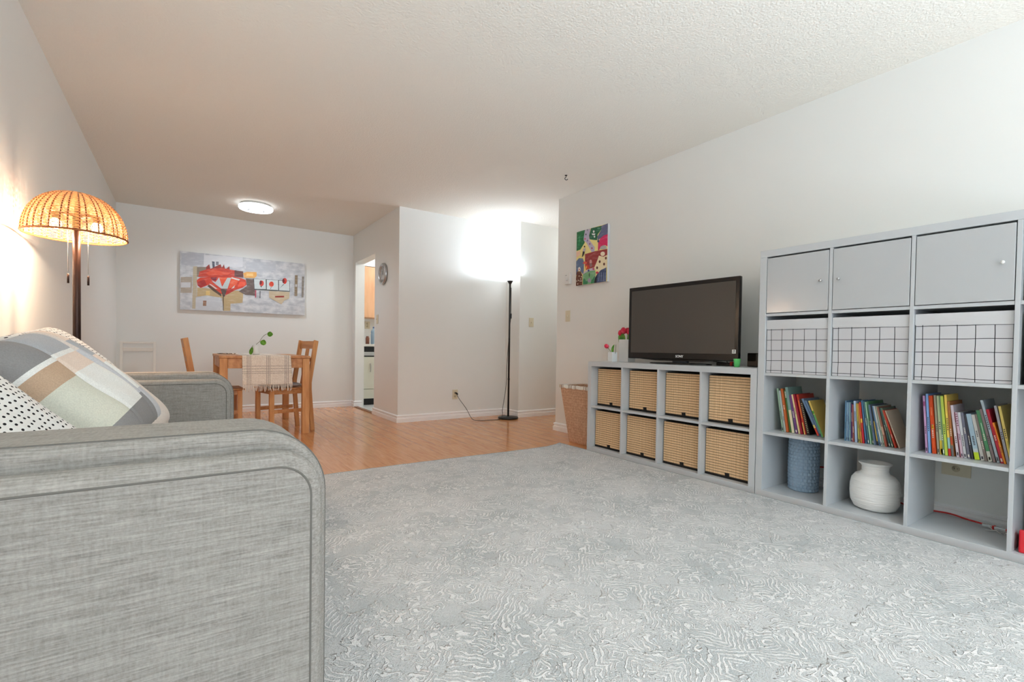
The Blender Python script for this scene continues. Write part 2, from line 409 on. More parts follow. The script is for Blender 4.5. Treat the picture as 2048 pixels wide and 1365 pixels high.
_fy = _n.math('FRACT', _n.math('MULTIPLY', _sp.outputs[1], 105)); _vy = _n.math('MULTIPLY', _n.math('LESS_THAN', _fy, .16), .45)
_a = _n.ramp(_nn.outputs[0], [(.36, (206,164,120)), (.6, (238,204,160))]); _a = _n.mix(_n.math('MULTIPLY', _w.outputs[0], .25), _a, (244,216,178))
_a = _n.mix(_vy, _a, (122,84,50)); _a = _n.mix(_n.math('MULTIPLY', _ln, .88), _a, (56,34,20)); _n.l(_a, _n.b.inputs['Base Color'])
_n.bump(_n.math('SUBTRACT', 1.0, _ln), .5, .002); BAMBOO = _n.m
def bamboo_box(label):
    t = thing('storage_box', label, 'storage box', (0,0,0), 0, 'bamboo boxes in the low white unit')
    w, h, d = .318, .312, .305
    t['_d'] = 0
    b = MB()   # open-topped body
    b.box((0,-w/2,.012), (.006,w/2,h)); b.box((d-.006,-w/2,.012), (d,w/2,h)); b.box((.006,-w/2,.012), (d-.006,-w/2+.006,h)); b.box((.006,w/2-.006,.012), (d-.006,w/2,h)); b.box((.006,-w/2+.006,.012), (d-.006,w/2-.006,.018))
    b.build('body', BAMBOO, t)
    MB().box((-.0015,-w/2-.001,0), (d+.001,w/2+.001,.0145)).build('hem', BLACKCLOTH, t)
    MB().box((.008,-w/2+.008,h-.03), (d-.008,w/2-.008,h+.006)).build('dark_interior', BLACKCLOTH, t)  # black block stands in for the shaded inside of the box
    MB().prism([(-.016,.008),(.012,.008),(.017,.036),(-.013,.038)], -.004, -.0005, 'x').build('pull_tab', BLACKCLOTH, t)
    del t['_d']
    return t
rowname = {0: 'bottom', 1: 'top'}; colname = ['far left', 'second', 'third', 'right-hand']
proto = None
for j in (1, 0):
    for i in range(4):
        lab = f'bamboo slat box with black hem, {rowname[j]} row, {colname[i]} cube of low unit'
        if proto is None: proto = t = bamboo_box(lab)
        else: t = copy_thing(proto, lab)
        jit = [.0,.004,-.003,.002,.002,-.002,.003,-.002][j*4+i]
        t.location = (XS+(.052 if j == 0 else .070)+abs(jit)*2, YS0-CX(i)-C/2+jit, ZB(j)+.0006)
        if j == 0: t.scale = (1,1,.985)
# ------------------------------------------------------------------ grid fabric boxes in the bookcase
_n = NT('grid_canvas', .85, .2); _tc = _n.n('ShaderNodeTexCoord'); _sp = _n.n('ShaderNodeSeparateXYZ'); _n.l(_tc.outputs['Object'], _sp.inputs[0])
_nz = _n.n('ShaderNodeTexNoise'); _nz.inputs['Scale'].default_value = 5; _n.l(_tc.outputs['Object'], _nz.inputs['Vector'])
_dy = _n.math('ADD', _sp.outputs[1], _n.math('MULTIPLY', _nz.outputs[0], .010)); _dz = _n.math('ADD', _sp.outputs[2], _n.math('MULTIPLY', _nz.outputs[0], .008))
_a = _n.math('LESS_THAN', _n.math('FRACT', _n.math('DIVIDE', _n.math('ADD', _dy, 5.0-.005+.031), .0615)), .045)
_b = _n.math('LESS_THAN', _n.math('FRACT', _n.math('DIVIDE', _n.math('ADD', _dz, 5.91-.034-.003), .0595)), .045)
_l = _n.math('MAXIMUM', _a, _b); _n.l(_n.mix(_l, (196,196,199), (22,22,28)), _n.b.inputs['Base Color'])
_n.bump(_nz.outputs[0], .3, .02); GRIDC = _n.m
FOLD = mat('white_canvas', (202,203,205), .85, spec=.2, bump=.3, bscale=14, bdist=.01)
def grid_box(label):
    t = thing('fabric_box', label, 'storage box', (0,0,0), 0, 'grid cloth boxes in the bookcase')
    w, h, d = .326, .312, .35
    def shell(z0, z1, e, m, nm):
        b = MB(); n = 10
        def ring(e2, z, wob):
            P = []
            X0,X1,Y0,Y1 = -e2, d+e2, -w/2-e2, w/2+e2
            for i in range(n): P.append((X0 - wob*math.sin(PI*i/n)*.003, Y0+(Y1-Y0)*i/n, z))
            for i in range(n): P.append((X0+(X1-X0)*i/n, Y1, z))
            for i in range(n): P.append((X1, Y1+(Y0-Y1)*i/n, z))
            for i in range(n): P.append((X1+(X0-X1)*i/n, Y0, z))
            return P
        rs = []
        for k in range(7):
            zz = z0+(z1-z0)*k/6; rs.append([(x,y,zz + (.003*math.sin(7*y+9*x) if nm == 'folded_cuff' and k == 0 else 0)) for x,y,_ in ring(e, zz, math.sin(PI*k/6)+.3)])
        for k in range(6, -1, -1):
            zz = z0+.003+(z1-z0-.003)*k/6; rs.append([(x,y,zz) for x,y,_ in ring(e-.004, zz, math.sin(PI*k/6)+.3)])
        vs = [p for r in rs for p in r]; m4 = 4*n; fs = []
        for k in range(len(rs)):
            k2 = (k+1) % len(rs)
            for i in range(m4): fs.append((k*m4+i, k*m4+(i+1)%m4, k2*m4+(i+1)%m4, k2*m4+i))
        b.add(vs, fs); return b.build(nm, m, t)
    shell(.001, h-.002, 0, GRIDC, 'body'); shell(h-.055, h, .003, FOLD, 'folded_cuff')
    MB().box((.005,-w/2+.005,.0), (d-.005,w/2-.005,.006)).build('base', FOLD, t)
    return t
proto = None
for i, nm in enumerate(('left', 'middle', 'right')):
    lab = f'white cloth box with black grid lines in the {nm} cube under the bookcase doors'
    t = grid_box(lab) if proto is None else copy_thing(proto, lab)
    proto = proto or t
    t.location = (XS+.012+.004*i, YB0-CX(i)-C/2, ZB(2)+.0005)
# dark boxes glimpsed at the right edge
DG = mat('dark_green_cloth', (52,66,58), .8)
for j, nm in ((3, 'top'), (2, 'second')):
    b = MB().box((0,-.155,0), (.33,.155,.30))
    o = b.build('fabric_box', DG, None, bevel=.006)
    tag(o, f'dark green box at the right edge of the photo, {nm} row of bookcase', 'storage box', loc=(XS+.035, YB0-CX(3)-C/2, ZB(j)+.001))
# ------------------------------------------------------------------ books
BOOKS = {'left':[(0.1032,0.012,0.258,8.7,(150,175,150),[(0.281,0.301,(50,50,60),0.3,0.7),(0.316,0.336,(50,50,60),0.3,0.7),(0.351,0.371,(50,50,60),0.3,0.7),(0.386,0.406,(50,50,60),0.3,0.7),(0.421,0.441,(50,50,60),0.3,0.7),(0.456,0.476,(50,50,60),0.3,0.7),(0.03,0.09,(50,50,60),0.25,0.75)]),(0.1162,0.011,0.247,9.1,(190,200,195),[(0.277,0.297,(50,50,60),0.3,0.7),(0.312,0.332,(50,50,60),0.3,0.7),(0.347,0.367,(50,50,60),0.3,0.7)]),(0.1302,0.014,0.259,8.9,(190,95,45),[(0.525,0.545,(235,230,215),0.3,0.7),(0.56,0.58,(235,230,215),0.3,0.7),(0.595,0.615,(235,230,215),0.3,0.7)]),(0.1462,0.012,0.252,9.1,(60,115,60),[(0.82,0.84,(235,230,220),0.2,0.8),(0.85,0.87,(235,230,220),0.2,0.8),(0.8799999999999999,0.8999999999999999,(235,230,220),0.2,0.8),(0.9099999999999999,0.9299999999999999,(235,230,220),0.2,0.8),(0.94,0.96,(235,230,220),0.2,0.8)]),(0.1612,0.017,0.27,10.7,(120,155,150),[(0,0.5,(226,215,180),0,1)]),(0.1802,0.014,0.225,11.5,(115,70,130),[(0.411,0.431,(235,230,215),0.3,0.7),(0.446,0.466,(235,230,215),0.3,0.7),(0.481,0.501,(235,230,215),0.3,0.7),(0.516,0.536,(235,230,215),0.3,0.7),(0.551,0.571,(235,230,215),0.3,0.7),(0.03,0.09,(235,230,215),0.25,0.75)]),(0.1972,0.011,0.231,12.5,(235,215,160),[(0.498,0.518,(50,50,60),0.3,0.7),(0.533,0.553,(50,50,60),0.3,0.7),(0.568,0.588,(50,50,60),0.3,0.7),(0.603,0.623,(50,50,60),0.3,0.7),(0.638,0.658,(50,50,60),0.3,0.7)]),(0.2102,0.013,0.234,12.3,(150,20,50),[(0.1,0.8,(180,60,80),0.4,0.6)]),(0.2262,0.013,0.233,12.4,(190,50,35),[(0,0.3,(232,196,110),0.5,1),(0.4,0.85,(236,150,60),0.3,0.6)]),(0.2422,0.018,0.209,13.5,(40,30,28),[(0.06,0.075,(230,215,170),0.3,0.7),(0.11,0.125,(230,215,170),0.3,0.7),(0.16,0.175,(230,215,170),0.3,0.7),(0.21000000000000002,0.22500000000000003,(230,215,170),0.3,0.7),(0.26,0.275,(230,215,170),0.3,0.7),(0.31,0.325,(230,215,170),0.3,0.7),(0.36000000000000004,0.37500000000000006,(230,215,170),0.3,0.7),(0.41000000000000003,0.42500000000000004,(230,215,170),0.3,0.7),(0.46,0.47500000000000003,(230,215,170),0.3,0.7),(0.51,0.525,(230,215,170),0.3,0.7),(0.56,0.575,(230,215,170),0.3,0.7),(0.6100000000000001,0.625,(230,215,170),0.3,0.7),(0.6600000000000001,0.675,(230,215,170),0.3,0.7),(0.71,0.725,(230,215,170),0.3,0.7),(0.76,0.775,(230,215,170),0.3,0.7),(0.81,0.825,(230,215,170),0.3,0.7),(0.8600000000000001,0.875,(230,215,170),0.3,0.7)]),(0.3012,0.012,0.225,27.0,(105,130,160),[(0.02,0.22,(205,60,40),0,1),(0.22,0.3,(230,205,120),0,1)]),(0.3112,0.01,0.215,24.1,(110,140,175),[(0.528,0.548,(50,50,60),0.3,0.7),(0.563,0.583,(50,50,60),0.3,0.7),(0.598,0.618,(50,50,60),0.3,0.7),(0.633,0.653,(50,50,60),0.3,0.7),(0.668,0.688,(50,50,60),0.3,0.7),(0.03,0.09,(50,50,60),0.25,0.75)]),(0.3202,0.01,0.212,21.3,(228,198,104),[(0,0.62,(100,175,110),0,1),(0.64,0.72,(70,150,50),0,1)])],'middle':[(0.4322,0.006,0.217,0.5,(95,130,160),[(0.308,0.328,(50,50,60),0.3,0.7),(0.343,0.363,(50,50,60),0.3,0.7),(0.378,0.398,(50,50,60),0.3,0.7),(0.413,0.433,(50,50,60),0.3,0.7),(0.448,0.468,(50,50,60),0.3,0.7)]),(0.4402,0.006,0.209,1.1,(150,180,200),[(0.51,0.53,(50,50,60),0.3,0.7),(0.545,0.565,(50,50,60),0.3,0.7),(0.58,0.6,(50,50,60),0.3,0.7),(0.615,0.635,(50,50,60),0.3,0.7),(0.65,0.67,(50,50,60),0.3,0.7),(0.03,0.09,(50,50,60),0.25,0.75)]),(0.4482,0.005,0.21,1.4,(120,150,180),[(0.432,0.452,(50,50,60),0.3,0.7),(0.467,0.487,(50,50,60),0.3,0.7),(0.502,0.522,(50,50,60),0.3,0.7),(0.537,0.557,(50,50,60),0.3,0.7),(0.572,0.592,(50,50,60),0.3,0.7),(0.607,0.627,(50,50,60),0.3,0.7),(0.03,0.09,(50,50,60),0.25,0.75)]),(0.4542,0.007,0.209,1.4,(130,165,175),[(0.303,0.323,(50,50,60),0.3,0.7),(0.338,0.358,(50,50,60),0.3,0.7),(0.373,0.393,(50,50,60),0.3,0.7),(0.408,0.428,(50,50,60),0.3,0.7),(0.443,0.463,(50,50,60),0.3,0.7),(0.478,0.498,(50,50,60),0.3,0.7)]),(0.4632,0.008,0.203,2.3,(90,50,110),[(0.533,0.553,(235,230,215),0.3,0.7),(0.568,0.588,(235,230,215),0.3,0.7),(0.603,0.623,(235,230,215),0.3,0.7),(0.638,0.658,(235,230,215),0.3,0.7),(0.673,0.693,(235,230,215),0.3,0.7),(0.708,0.728,(235,230,215),0.3,0.7),(0.743,0.763,(235,230,215),0.3,0.7),(0.03,0.09,(235,230,215),0.25,0.75)]),(0.4732,0.007,0.2,3.2,(140,75,65),[(0.252,0.272,(235,230,215),0.3,0.7),(0.287,0.307,(235,230,215),0.3,0.7),(0.322,0.342,(235,230,215),0.3,0.7),(0.357,0.377,(235,230,215),0.3,0.7),(0.392,0.412,(235,230,215),0.3,0.7)]),(0.4832,0.011,0.22,4.9,(165,185,210),[(0.515,0.535,(50,50,60),0.3,0.7),(0.55,0.57,(50,50,60),0.3,0.7),(0.585,0.605,(50,50,60),0.3,0.7),(0.62,0.64,(50,50,60),0.3,0.7),(0.655,0.675,(50,50,60),0.3,0.7),(0.69,0.71,(50,50,60),0.3,0.7),(0.725,0.745,(50,50,60),0.3,0.7)]),(0.4982,0.008,0.208,5.5,(180,165,80),[(0.377,0.397,(50,50,60),0.3,0.7),(0.412,0.432,(50,50,60),0.3,0.7),(0.447,0.467,(50,50,60),0.3,0.7),(0.482,0.502,(50,50,60),0.3,0.7),(0.517,0.537,(50,50,60),0.3,0.7),(0.03,0.09,(50,50,60),0.25,0.75)]),(0.5092,0.007,0.208,6.1,(205,130,60),[(0.298,0.318,(50,50,60),0.3,0.7),(0.333,0.353,(50,50,60),0.3,0.7),(0.368,0.388,(50,50,60),0.3,0.7),(0.403,0.423,(50,50,60),0.3,0.7),(0.438,0.458,(50,50,60),0.3,0.7)]),(0.5182,0.008,0.216,6.1,(200,60,50),[(0,0.35,(205,40,60),0,1),(0.5,0.6,(240,200,80),0,1)]),(0.5292,0.007,0.225,6.4,(80,120,160),[(0.489,0.509,(50,50,60),0.3,0.7),(0.524,0.544,(50,50,60),0.3,0.7),(0.559,0.579,(50,50,60),0.3,0.7),(0.03,0.09,(50,50,60),0.25,0.75)]),(0.5392,0.008,0.222,7.2,(70,110,120),[(0.438,0.458,(235,230,215),0.3,0.7),(0.473,0.493,(235,230,215),0.3,0.7),(0.508,0.528,(235,230,215),0.3,0.7),(0.543,0.563,(235,230,215),0.3,0.7),(0.578,0.598,(235,230,215),0.3,0.7),(0.03,0.09,(235,230,215),0.25,0.75)]),(0.5492,0.008,0.22,8.1,(150,190,160),[(0.444,0.464,(50,50,60),0.3,0.7),(0.479,0.499,(50,50,60),0.3,0.7),(0.514,0.534,(50,50,60),0.3,0.7),(0.549,0.569,(50,50,60),0.3,0.7),(0.584,0.604,(50,50,60),0.3,0.7)]),(0.5592,0.008,0.224,8.5,(60,115,75),[(0.452,0.472,(235,230,215),0.3,0.7),(0.487,0.507,(235,230,215),0.3,0.7),(0.522,0.542,(235,230,215),0.3,0.7),(0.03,0.09,(235,230,215),0.25,0.75)]),(0.5692,0.008,0.209,10.2,(100,120,150),[(0.311,0.331,(50,50,60),0.3,0.7),(0.346,0.366,(50,50,60),0.3,0.7),(0.381,0.401,(50,50,60),0.3,0.7),(0.416,0.436,(50,50,60),0.3,0.7),(0.451,0.471,(50,50,60),0.3,0.7),(0.486,0.506,(50,50,60),0.3,0.7)]),(0.5802,0.007,0.206,11.2,(60,60,60),[(0.1,0.6,(226,190,80),0.2,0.8)]),(0.5892,0.007,0.205,12.1,(90,130,170),[(0.357,0.377,(50,50,60),0.3,0.7),(0.392,0.412,(50,50,60),0.3,0.7),(0.427,0.447,(50,50,60),0.3,0.7),(0.462,0.482,(50,50,60),0.3,0.7),(0.497,0.517,(50,50,60),0.3,0.7),(0.532,0.552,(50,50,60),0.3,0.7),(0.567,0.587,(50,50,60),0.3,0.7),(0.03,0.09,(50,50,60),0.25,0.75)]),(0.5992,0.007,0.205,13.0,(200,205,205),[(0.418,0.438,(50,50,60),0.3,0.7),(0.453,0.473,(50,50,60),0.3,0.7),(0.488,0.508,(50,50,60),0.3,0.7),(0.523,0.543,(50,50,60),0.3,0.7),(0.558,0.578,(50,50,60),0.3,0.7),(0.03,0.09,(50,50,60),0.25,0.75)]),(0.6082,0.007,0.204,13.9,(170,190,170),[(0.268,0.288,(50,50,60),0.3,0.7),(0.303,0.323,(50,50,60),0.3,0.7),(0.338,0.358,(50,50,60),0.3,0.7),(0.373,0.393,(50,50,60),0.3,0.7),(0.03,0.09,(50,50,60),0.25,0.75)]),(0.6182,0.009,0.203,15.2,(150,100,85),[(0,0.2,(170,80,60),0,1),(0.3,0.5,(200,160,140),0,1)]),(0.6312,0.007,0.199,16.7,(60,95,95),[(0.425,0.445,(235,230,215),0.3,0.7),(0.46,0.48,(235,230,215),0.3,0.7),(0.495,0.515,(235,230,215),0.3,0.7),(0.53,0.55,(235,230,215),0.3,0.7),(0.03,0.09,(235,230,215),0.25,0.75)]),(0.6432,0.007,0.2,18.7,(110,130,110),[(0.53,0.55,(235,230,215),0.3,0.7),(0.565,0.585,(235,230,215),0.3,0.7),(0.6,0.62,(235,230,215),0.3,0.7),(0.635,0.655,(235,230,215),0.3,0.7),(0.67,0.69,(235,230,215),0.3,0.7),(0.03,0.09,(235,230,215),0.25,0.75)]),(0.6572,0.008,0.192,22.0,(190,60,40),[(0.263,0.283,(235,230,215),0.3,0.7),(0.298,0.318,(235,230,215),0.3,0.7),(0.333,0.353,(235,230,215),0.3,0.7)]),(0.6722,0.005,0.193,24.8,(220,200,180),[(0.536,0.556,(50,50,60),0.3,0.7),(0.571,0.591,(50,50,60),0.3,0.7),(0.606,0.626,(50,50,60),0.3,0.7),(0.641,0.661,(50,50,60),0.3,0.7),(0.676,0.696,(50,50,60),0.3,0.7)])],'right':[(0.7792,0.009,0.274,3.8,(195,150,190),[(0.82,0.9,(150,60,110),0.1,0.9),(0.337,0.357,(50,50,60),0.3,0.7),(0.372,0.392,(50,50,60),0.3,0.7),(0.407,0.427,(50,50,60),0.3,0.7),(0.442,0.462,(50,50,60),0.3,0.7),(0.03,0.09,(50,50,60),0.25,0.75)]),(0.7902,0.01,0.284,3.6,(130,165,215),[(0.373,0.393,(50,50,60),0.3,0.7),(0.408,0.428,(50,50,60),0.3,0.7),(0.443,0.463,(50,50,60),0.3,0.7),(0.478,0.498,(50,50,60),0.3,0.7),(0.513,0.533,(50,50,60),0.3,0.7),(0.548,0.568,(50,50,60),0.3,0.7),(0.583,0.603,(50,50,60),0.3,0.7)]),(0.8042,0.016,0.276,4.4,(205,70,20),[(0.42,0.5,(250,190,50),0.2,0.7),(0.66,0.8,(235,140,90),0.4,0.6),(0.1,0.35,(225,110,50),0.42,0.58),(0.273,0.293,(235,230,215),0.3,0.7),(0.308,0.328,(235,230,215),0.3,0.7),(0.343,0.363,(235,230,215),0.3,0.7),(0.378,0.398,(235,230,215),0.3,0.7),(0.413,0.433,(235,230,215),0.3,0.7),(0.448,0.468,(235,230,215),0.3,0.7),(0.483,0.503,(235,230,215),0.3,0.7)]),(0.8222,0.009,0.279,4.5,(165,160,140),[(0.383,0.403,(50,50,60),0.3,0.7),(0.418,0.438,(50,50,60),0.3,0.7),(0.453,0.473,(50,50,60),0.3,0.7),(0.488,0.508,(50,50,60),0.3,0.7),(0.03,0.09,(50,50,60),0.25,0.75)]),(0.8332,0.011,0.278,4.5,(205,220,175),[(0,0.24,(235,205,70),0,1),(0.0,0.1,(50,110,60),0,0.6),(0.43,0.45,(50,50,60),0.3,0.7),(0.465,0.485,(50,50,60),0.3,0.7),(0.5,0.52,(50,50,60),0.3,0.7),(0.535,0.555,(50,50,60),0.3,0.7),(0.03,0.09,(50,50,60),0.25,0.75)]),(0.8452,0.007,0.278,5.2,(110,140,100),[(0.253,0.273,(235,230,215),0.3,0.7),(0.288,0.308,(235,230,215),0.3,0.7),(0.323,0.343,(235,230,215),0.3,0.7),(0.03,0.09,(235,230,215),0.25,0.75)]),(0.8532,0.011,0.279,5.1,(180,200,80),[(0.36,0.38,(50,50,60),0.3,0.7),(0.395,0.415,(50,50,60),0.3,0.7),(0.43,0.45,(50,50,60),0.3,0.7),(0.465,0.485,(50,50,60),0.3,0.7),(0.5,0.52,(50,50,60),0.3,0.7)]),(0.8652,0.01,0.285,4.8,(235,200,90),[(0,0.12,(200,40,40),0,1),(0.12,0.3,(150,190,190),0,1),(0.421,0.441,(50,50,60),0.3,0.7),(0.456,0.476,(50,50,60),0.3,0.7),(0.491,0.511,(50,50,60),0.3,0.7),(0.526,0.546,(50,50,60),0.3,0.7),(0.561,0.581,(50,50,60),0.3,0.7),(0.596,0.616,(50,50,60),0.3,0.7)]),(0.8772,0.009,0.255,5.9,(170,110,60),[(0,0.2,(110,110,110),0,1),(0.22,0.35,(190,70,40),0.1,0.9),(0.377,0.397,(235,230,215),0.3,0.7),(0.412,0.432,(235,230,215),0.3,0.7),(0.447,0.467,(235,230,215),0.3,0.7),(0.482,0.502,(235,230,215),0.3,0.7)]),(0.8932,0.011,0.239,9.2,(215,205,215),[(0.269,0.289,(50,50,60),0.3,0.7),(0.304,0.324,(50,50,60),0.3,0.7),(0.339,0.359,(50,50,60),0.3,0.7),(0.374,0.394,(50,50,60),0.3,0.7),(0.03,0.09,(50,50,60),0.25,0.75)]),(0.9052,0.004,0.207,9.7,(130,40,60),[(0.541,0.561,(235,230,215),0.3,0.7),(0.576,0.596,(235,230,215),0.3,0.7),(0.611,0.631,(235,230,215),0.3,0.7),(0.646,0.666,(235,230,215),0.3,0.7),(0.681,0.701,(235,230,215),0.3,0.7),(0.716,0.736,(235,230,215),0.3,0.7),(0.751,0.771,(235,230,215),0.3,0.7)]),(0.9102,0.009,0.208,9.7,(205,180,195),[(0.7,0.72,(110,40,70),0.1,0.9),(0.75,0.77,(110,40,70),0.25,0.9),(0.7999999999999999,0.82,(110,40,70),0.1,0.9),(0.85,0.87,(110,40,70),0.25,0.9),(0.8999999999999999,0.9199999999999999,(110,40,70),0.1,0.9),(0.95,0.97,(110,40,70),0.25,0.9),(0.397,0.417,(50,50,60),0.3,0.7),(0.432,0.452,(50,50,60),0.3,0.7),(0.467,0.487,(50,50,60),0.3,0.7),(0.502,0.522,(50,50,60),0.3,0.7),(0.03,0.09,(50,50,60),0.25,0.75)]),(0.9202,0.011,0.209,9.6,(200,200,205),[(0.261,0.281,(50,50,60),0.3,0.7),(0.296,0.316,(50,50,60),0.3,0.7),(0.331,0.351,(50,50,60),0.3,0.7),(0.366,0.386,(50,50,60),0.3,0.7),(0.401,0.421,(50,50,60),0.3,0.7),(0.436,0.456,(50,50,60),0.3,0.7),(0.471,0.491,(50,50,60),0.3,0.7),(0.03,0.09,(50,50,60),0.25,0.75)]),(0.9332,0.011,0.208,10.3,(110,110,125),[(0.549,0.569,(235,230,215),0.3,0.7),(0.584,0.604,(235,230,215),0.3,0.7),(0.619,0.639,(235,230,215),0.3,0.7),(0.654,0.674,(235,230,215),0.3,0.7),(0.03,0.09,(235,230,215),0.25,0.75)]),(0.9462,0.008,0.202,10.8,(60,60,70),[(0.323,0.343,(235,230,215),0.3,0.7),(0.358,0.378,(235,230,215),0.3,0.7),(0.393,0.413,(235,230,215),0.3,0.7),(0.428,0.448,(235,230,215),0.3,0.7),(0.463,0.483,(235,230,215),0.3,0.7),(0.498,0.518,(235,230,215),0.3,0.7)]),(0.9582,0.019,0.206,12.6,(160,185,200),[(0,0.16,(196,222,50),0,1),(0.16,0.24,(190,200,205),0,1),(0.316,0.336,(50,50,60),0.3,0.7),(0.351,0.371,(50,50,60),0.3,0.7),(0.386,0.406,(50,50,60),0.3,0.7),(0.421,0.441,(50,50,60),0.3,0.7),(0.456,0.476,(50,50,60),0.3,0.7),(0.491,0.511,(50,50,60),0.3,0.7)]),(0.9792,0.013,0.205,11.6,(200,200,195),[(0.517,0.537,(50,50,60),0.3,0.7),(0.552,0.572,(50,50,60),0.3,0.7),(0.587,0.607,(50,50,60),0.3,0.7),(0.622,0.642,(50,50,60),0.3,0.7),(0.03,0.09,(50,50,60),0.25,0.75)]),(0.9932,0.009,0.209,11.6,(125,115,110),[(0.259,0.279,(235,230,215),0.3,0.7),(0.294,0.314,(235,230,215),0.3,0.7),(0.329,0.349,(235,230,215),0.3,0.7),(0.364,0.384,(235,230,215),0.3,0.7),(0.399,0.419,(235,230,215),0.3,0.7)]),(1.0042,0.014,0.228,12.7,(75,140,95),[(0,0.2,(196,200,190),0,1),(0.5,0.75,(210,235,215),0.4,0.55),(0.408,0.428,(235,230,215),0.3,0.7),(0.443,0.463,(235,230,215),0.3,0.7),(0.478,0.498,(235,230,215),0.3,0.7),(0.513,0.533,(235,230,215),0.3,0.7),(0.03,0.09,(235,230,215),0.25,0.75)]),(1.0202,0.01,0.236,13.2,(130,115,115),[(0.329,0.349,(50,50,60),0.3,0.7),(0.364,0.384,(50,50,60),0.3,0.7),(0.399,0.419,(50,50,60),0.3,0.7),(0.434,0.454,(50,50,60),0.3,0.7),(0.469,0.489,(50,50,60),0.3,0.7)]),(1.0322,0.01,0.277,14.0,(175,190,200),[(0.528,0.548,(50,50,60),0.3,0.7),(0.563,0.583,(50,50,60),0.3,0.7),(0.598,0.618,(50,50,60),0.3,0.7),(0.633,0.653,(50,50,60),0.3,0.7),(0.668,0.688,(50,50,60),0.3,0.7),(0.703,0.723,(50,50,60),0.3,0.7),(0.738,0.758,(50,50,60),0.3,0.7),(0.03,0.09,(50,50,60),0.25,0.75)]),(1.0442,0.011,0.237,14.7,(185,30,55),[(0.421,0.441,(235,230,215),0.3,0.7),(0.456,0.476,(235,230,215),0.3,0.7),(0.491,0.511,(235,230,215),0.3,0.7),(0.03,0.09,(235,230,215),0.25,0.75)]),(1.0562,0.007,0.18,14.2,(240,150,40),[(0.5,0.9,(220,70,30),0.6,1),(0.278,0.298,(50,50,60),0.3,0.7),(0.313,0.333,(50,50,60),0.3,0.7),(0.348,0.368,(50,50,60),0.3,0.7),(0.383,0.403,(50,50,60),0.3,0.7)]),(1.0642,0.01,0.255,10.8,(170,170,180),[(0.422,0.442,(50,50,60),0.3,0.7),(0.457,0.477,(50,50,60),0.3,0.7),(0.492,0.512,(50,50,60),0.3,0.7),(0.527,0.547,(50,50,60),0.3,0.7)]),(1.0752,0.01,0.254,10.2,(240,215,120),[(0,0.4,(200,190,90),0,0.5),(0.447,0.467,(50,50,60),0.3,0.7),(0.482,0.502,(50,50,60),0.3,0.7),(0.517,0.537,(50,50,60),0.3,0.7),(0.552,0.572,(50,50,60),0.3,0.7),(0.587,0.607,(50,50,60),0.3,0.7),(0.03,0.09,(50,50,60),0.25,0.75)])]}
NAMES = {'left': ['pale green', 'off-white', 'orange', 'dark green with dots', 'teal and cream', 'purple', 'cream-yellow', 'crimson', 'red with yellow', 'black spotted', 'blue with a red foot', 'plain blue', 'yellow with a green spine'], 'middle': ['slate blue', 'light blue', 'greyish blue', 'pale teal', 'dark purple', 'brown-red', 'pale lilac-blue', 'olive yellow', 'light orange', 'red and white', 'deep blue', 'dark teal', 'mint green', 'forest green', 'grey-blue', 'black and yellow', 'sky blue', 'white', 'pale sage', 'brown mottled', 'deep teal', 'grey-green', 'bright red', 'cream with a terracotta cover'], 'right': ['lilac pink', 'cornflower blue', 'thick orange-red', 'grey-beige', 'pale green with a yellow foot', 'thin moss green', 'lime green', 'golden yellow', 'brown-orange', 'lilac white', 'thin dark red', 'pale pink patterned', 'silver white', 'slate grey', 'charcoal', 'wide pale blue', 'pale grey', 'taupe', 'green with a pale foot', 'grey-brown', 'tall ice blue', 'crimson red', 'orange-yellow', 'cool grey', 'bright yellow']}
PAGE = mat('paper', (225,220,205), .8)
MARK = {}
def bookmat(c): return mat('cover_%d_%d_%d' % c, tuple(int(v*.97) for v in c), .38)
def ordinal(k): return ['first','second','third','fourth','fifth','sixth','seventh','eighth','ninth','tenth','eleventh','twelfth','thirteenth','fourteenth','fifteenth','sixteenth','seventeenth','eighteenth','nineteenth','twentieth','twenty-first','twenty-second','twenty-third','twenty-fourth','twenty-fifth'][k]
rb_ = random.Random(3)
XSP = 2.955
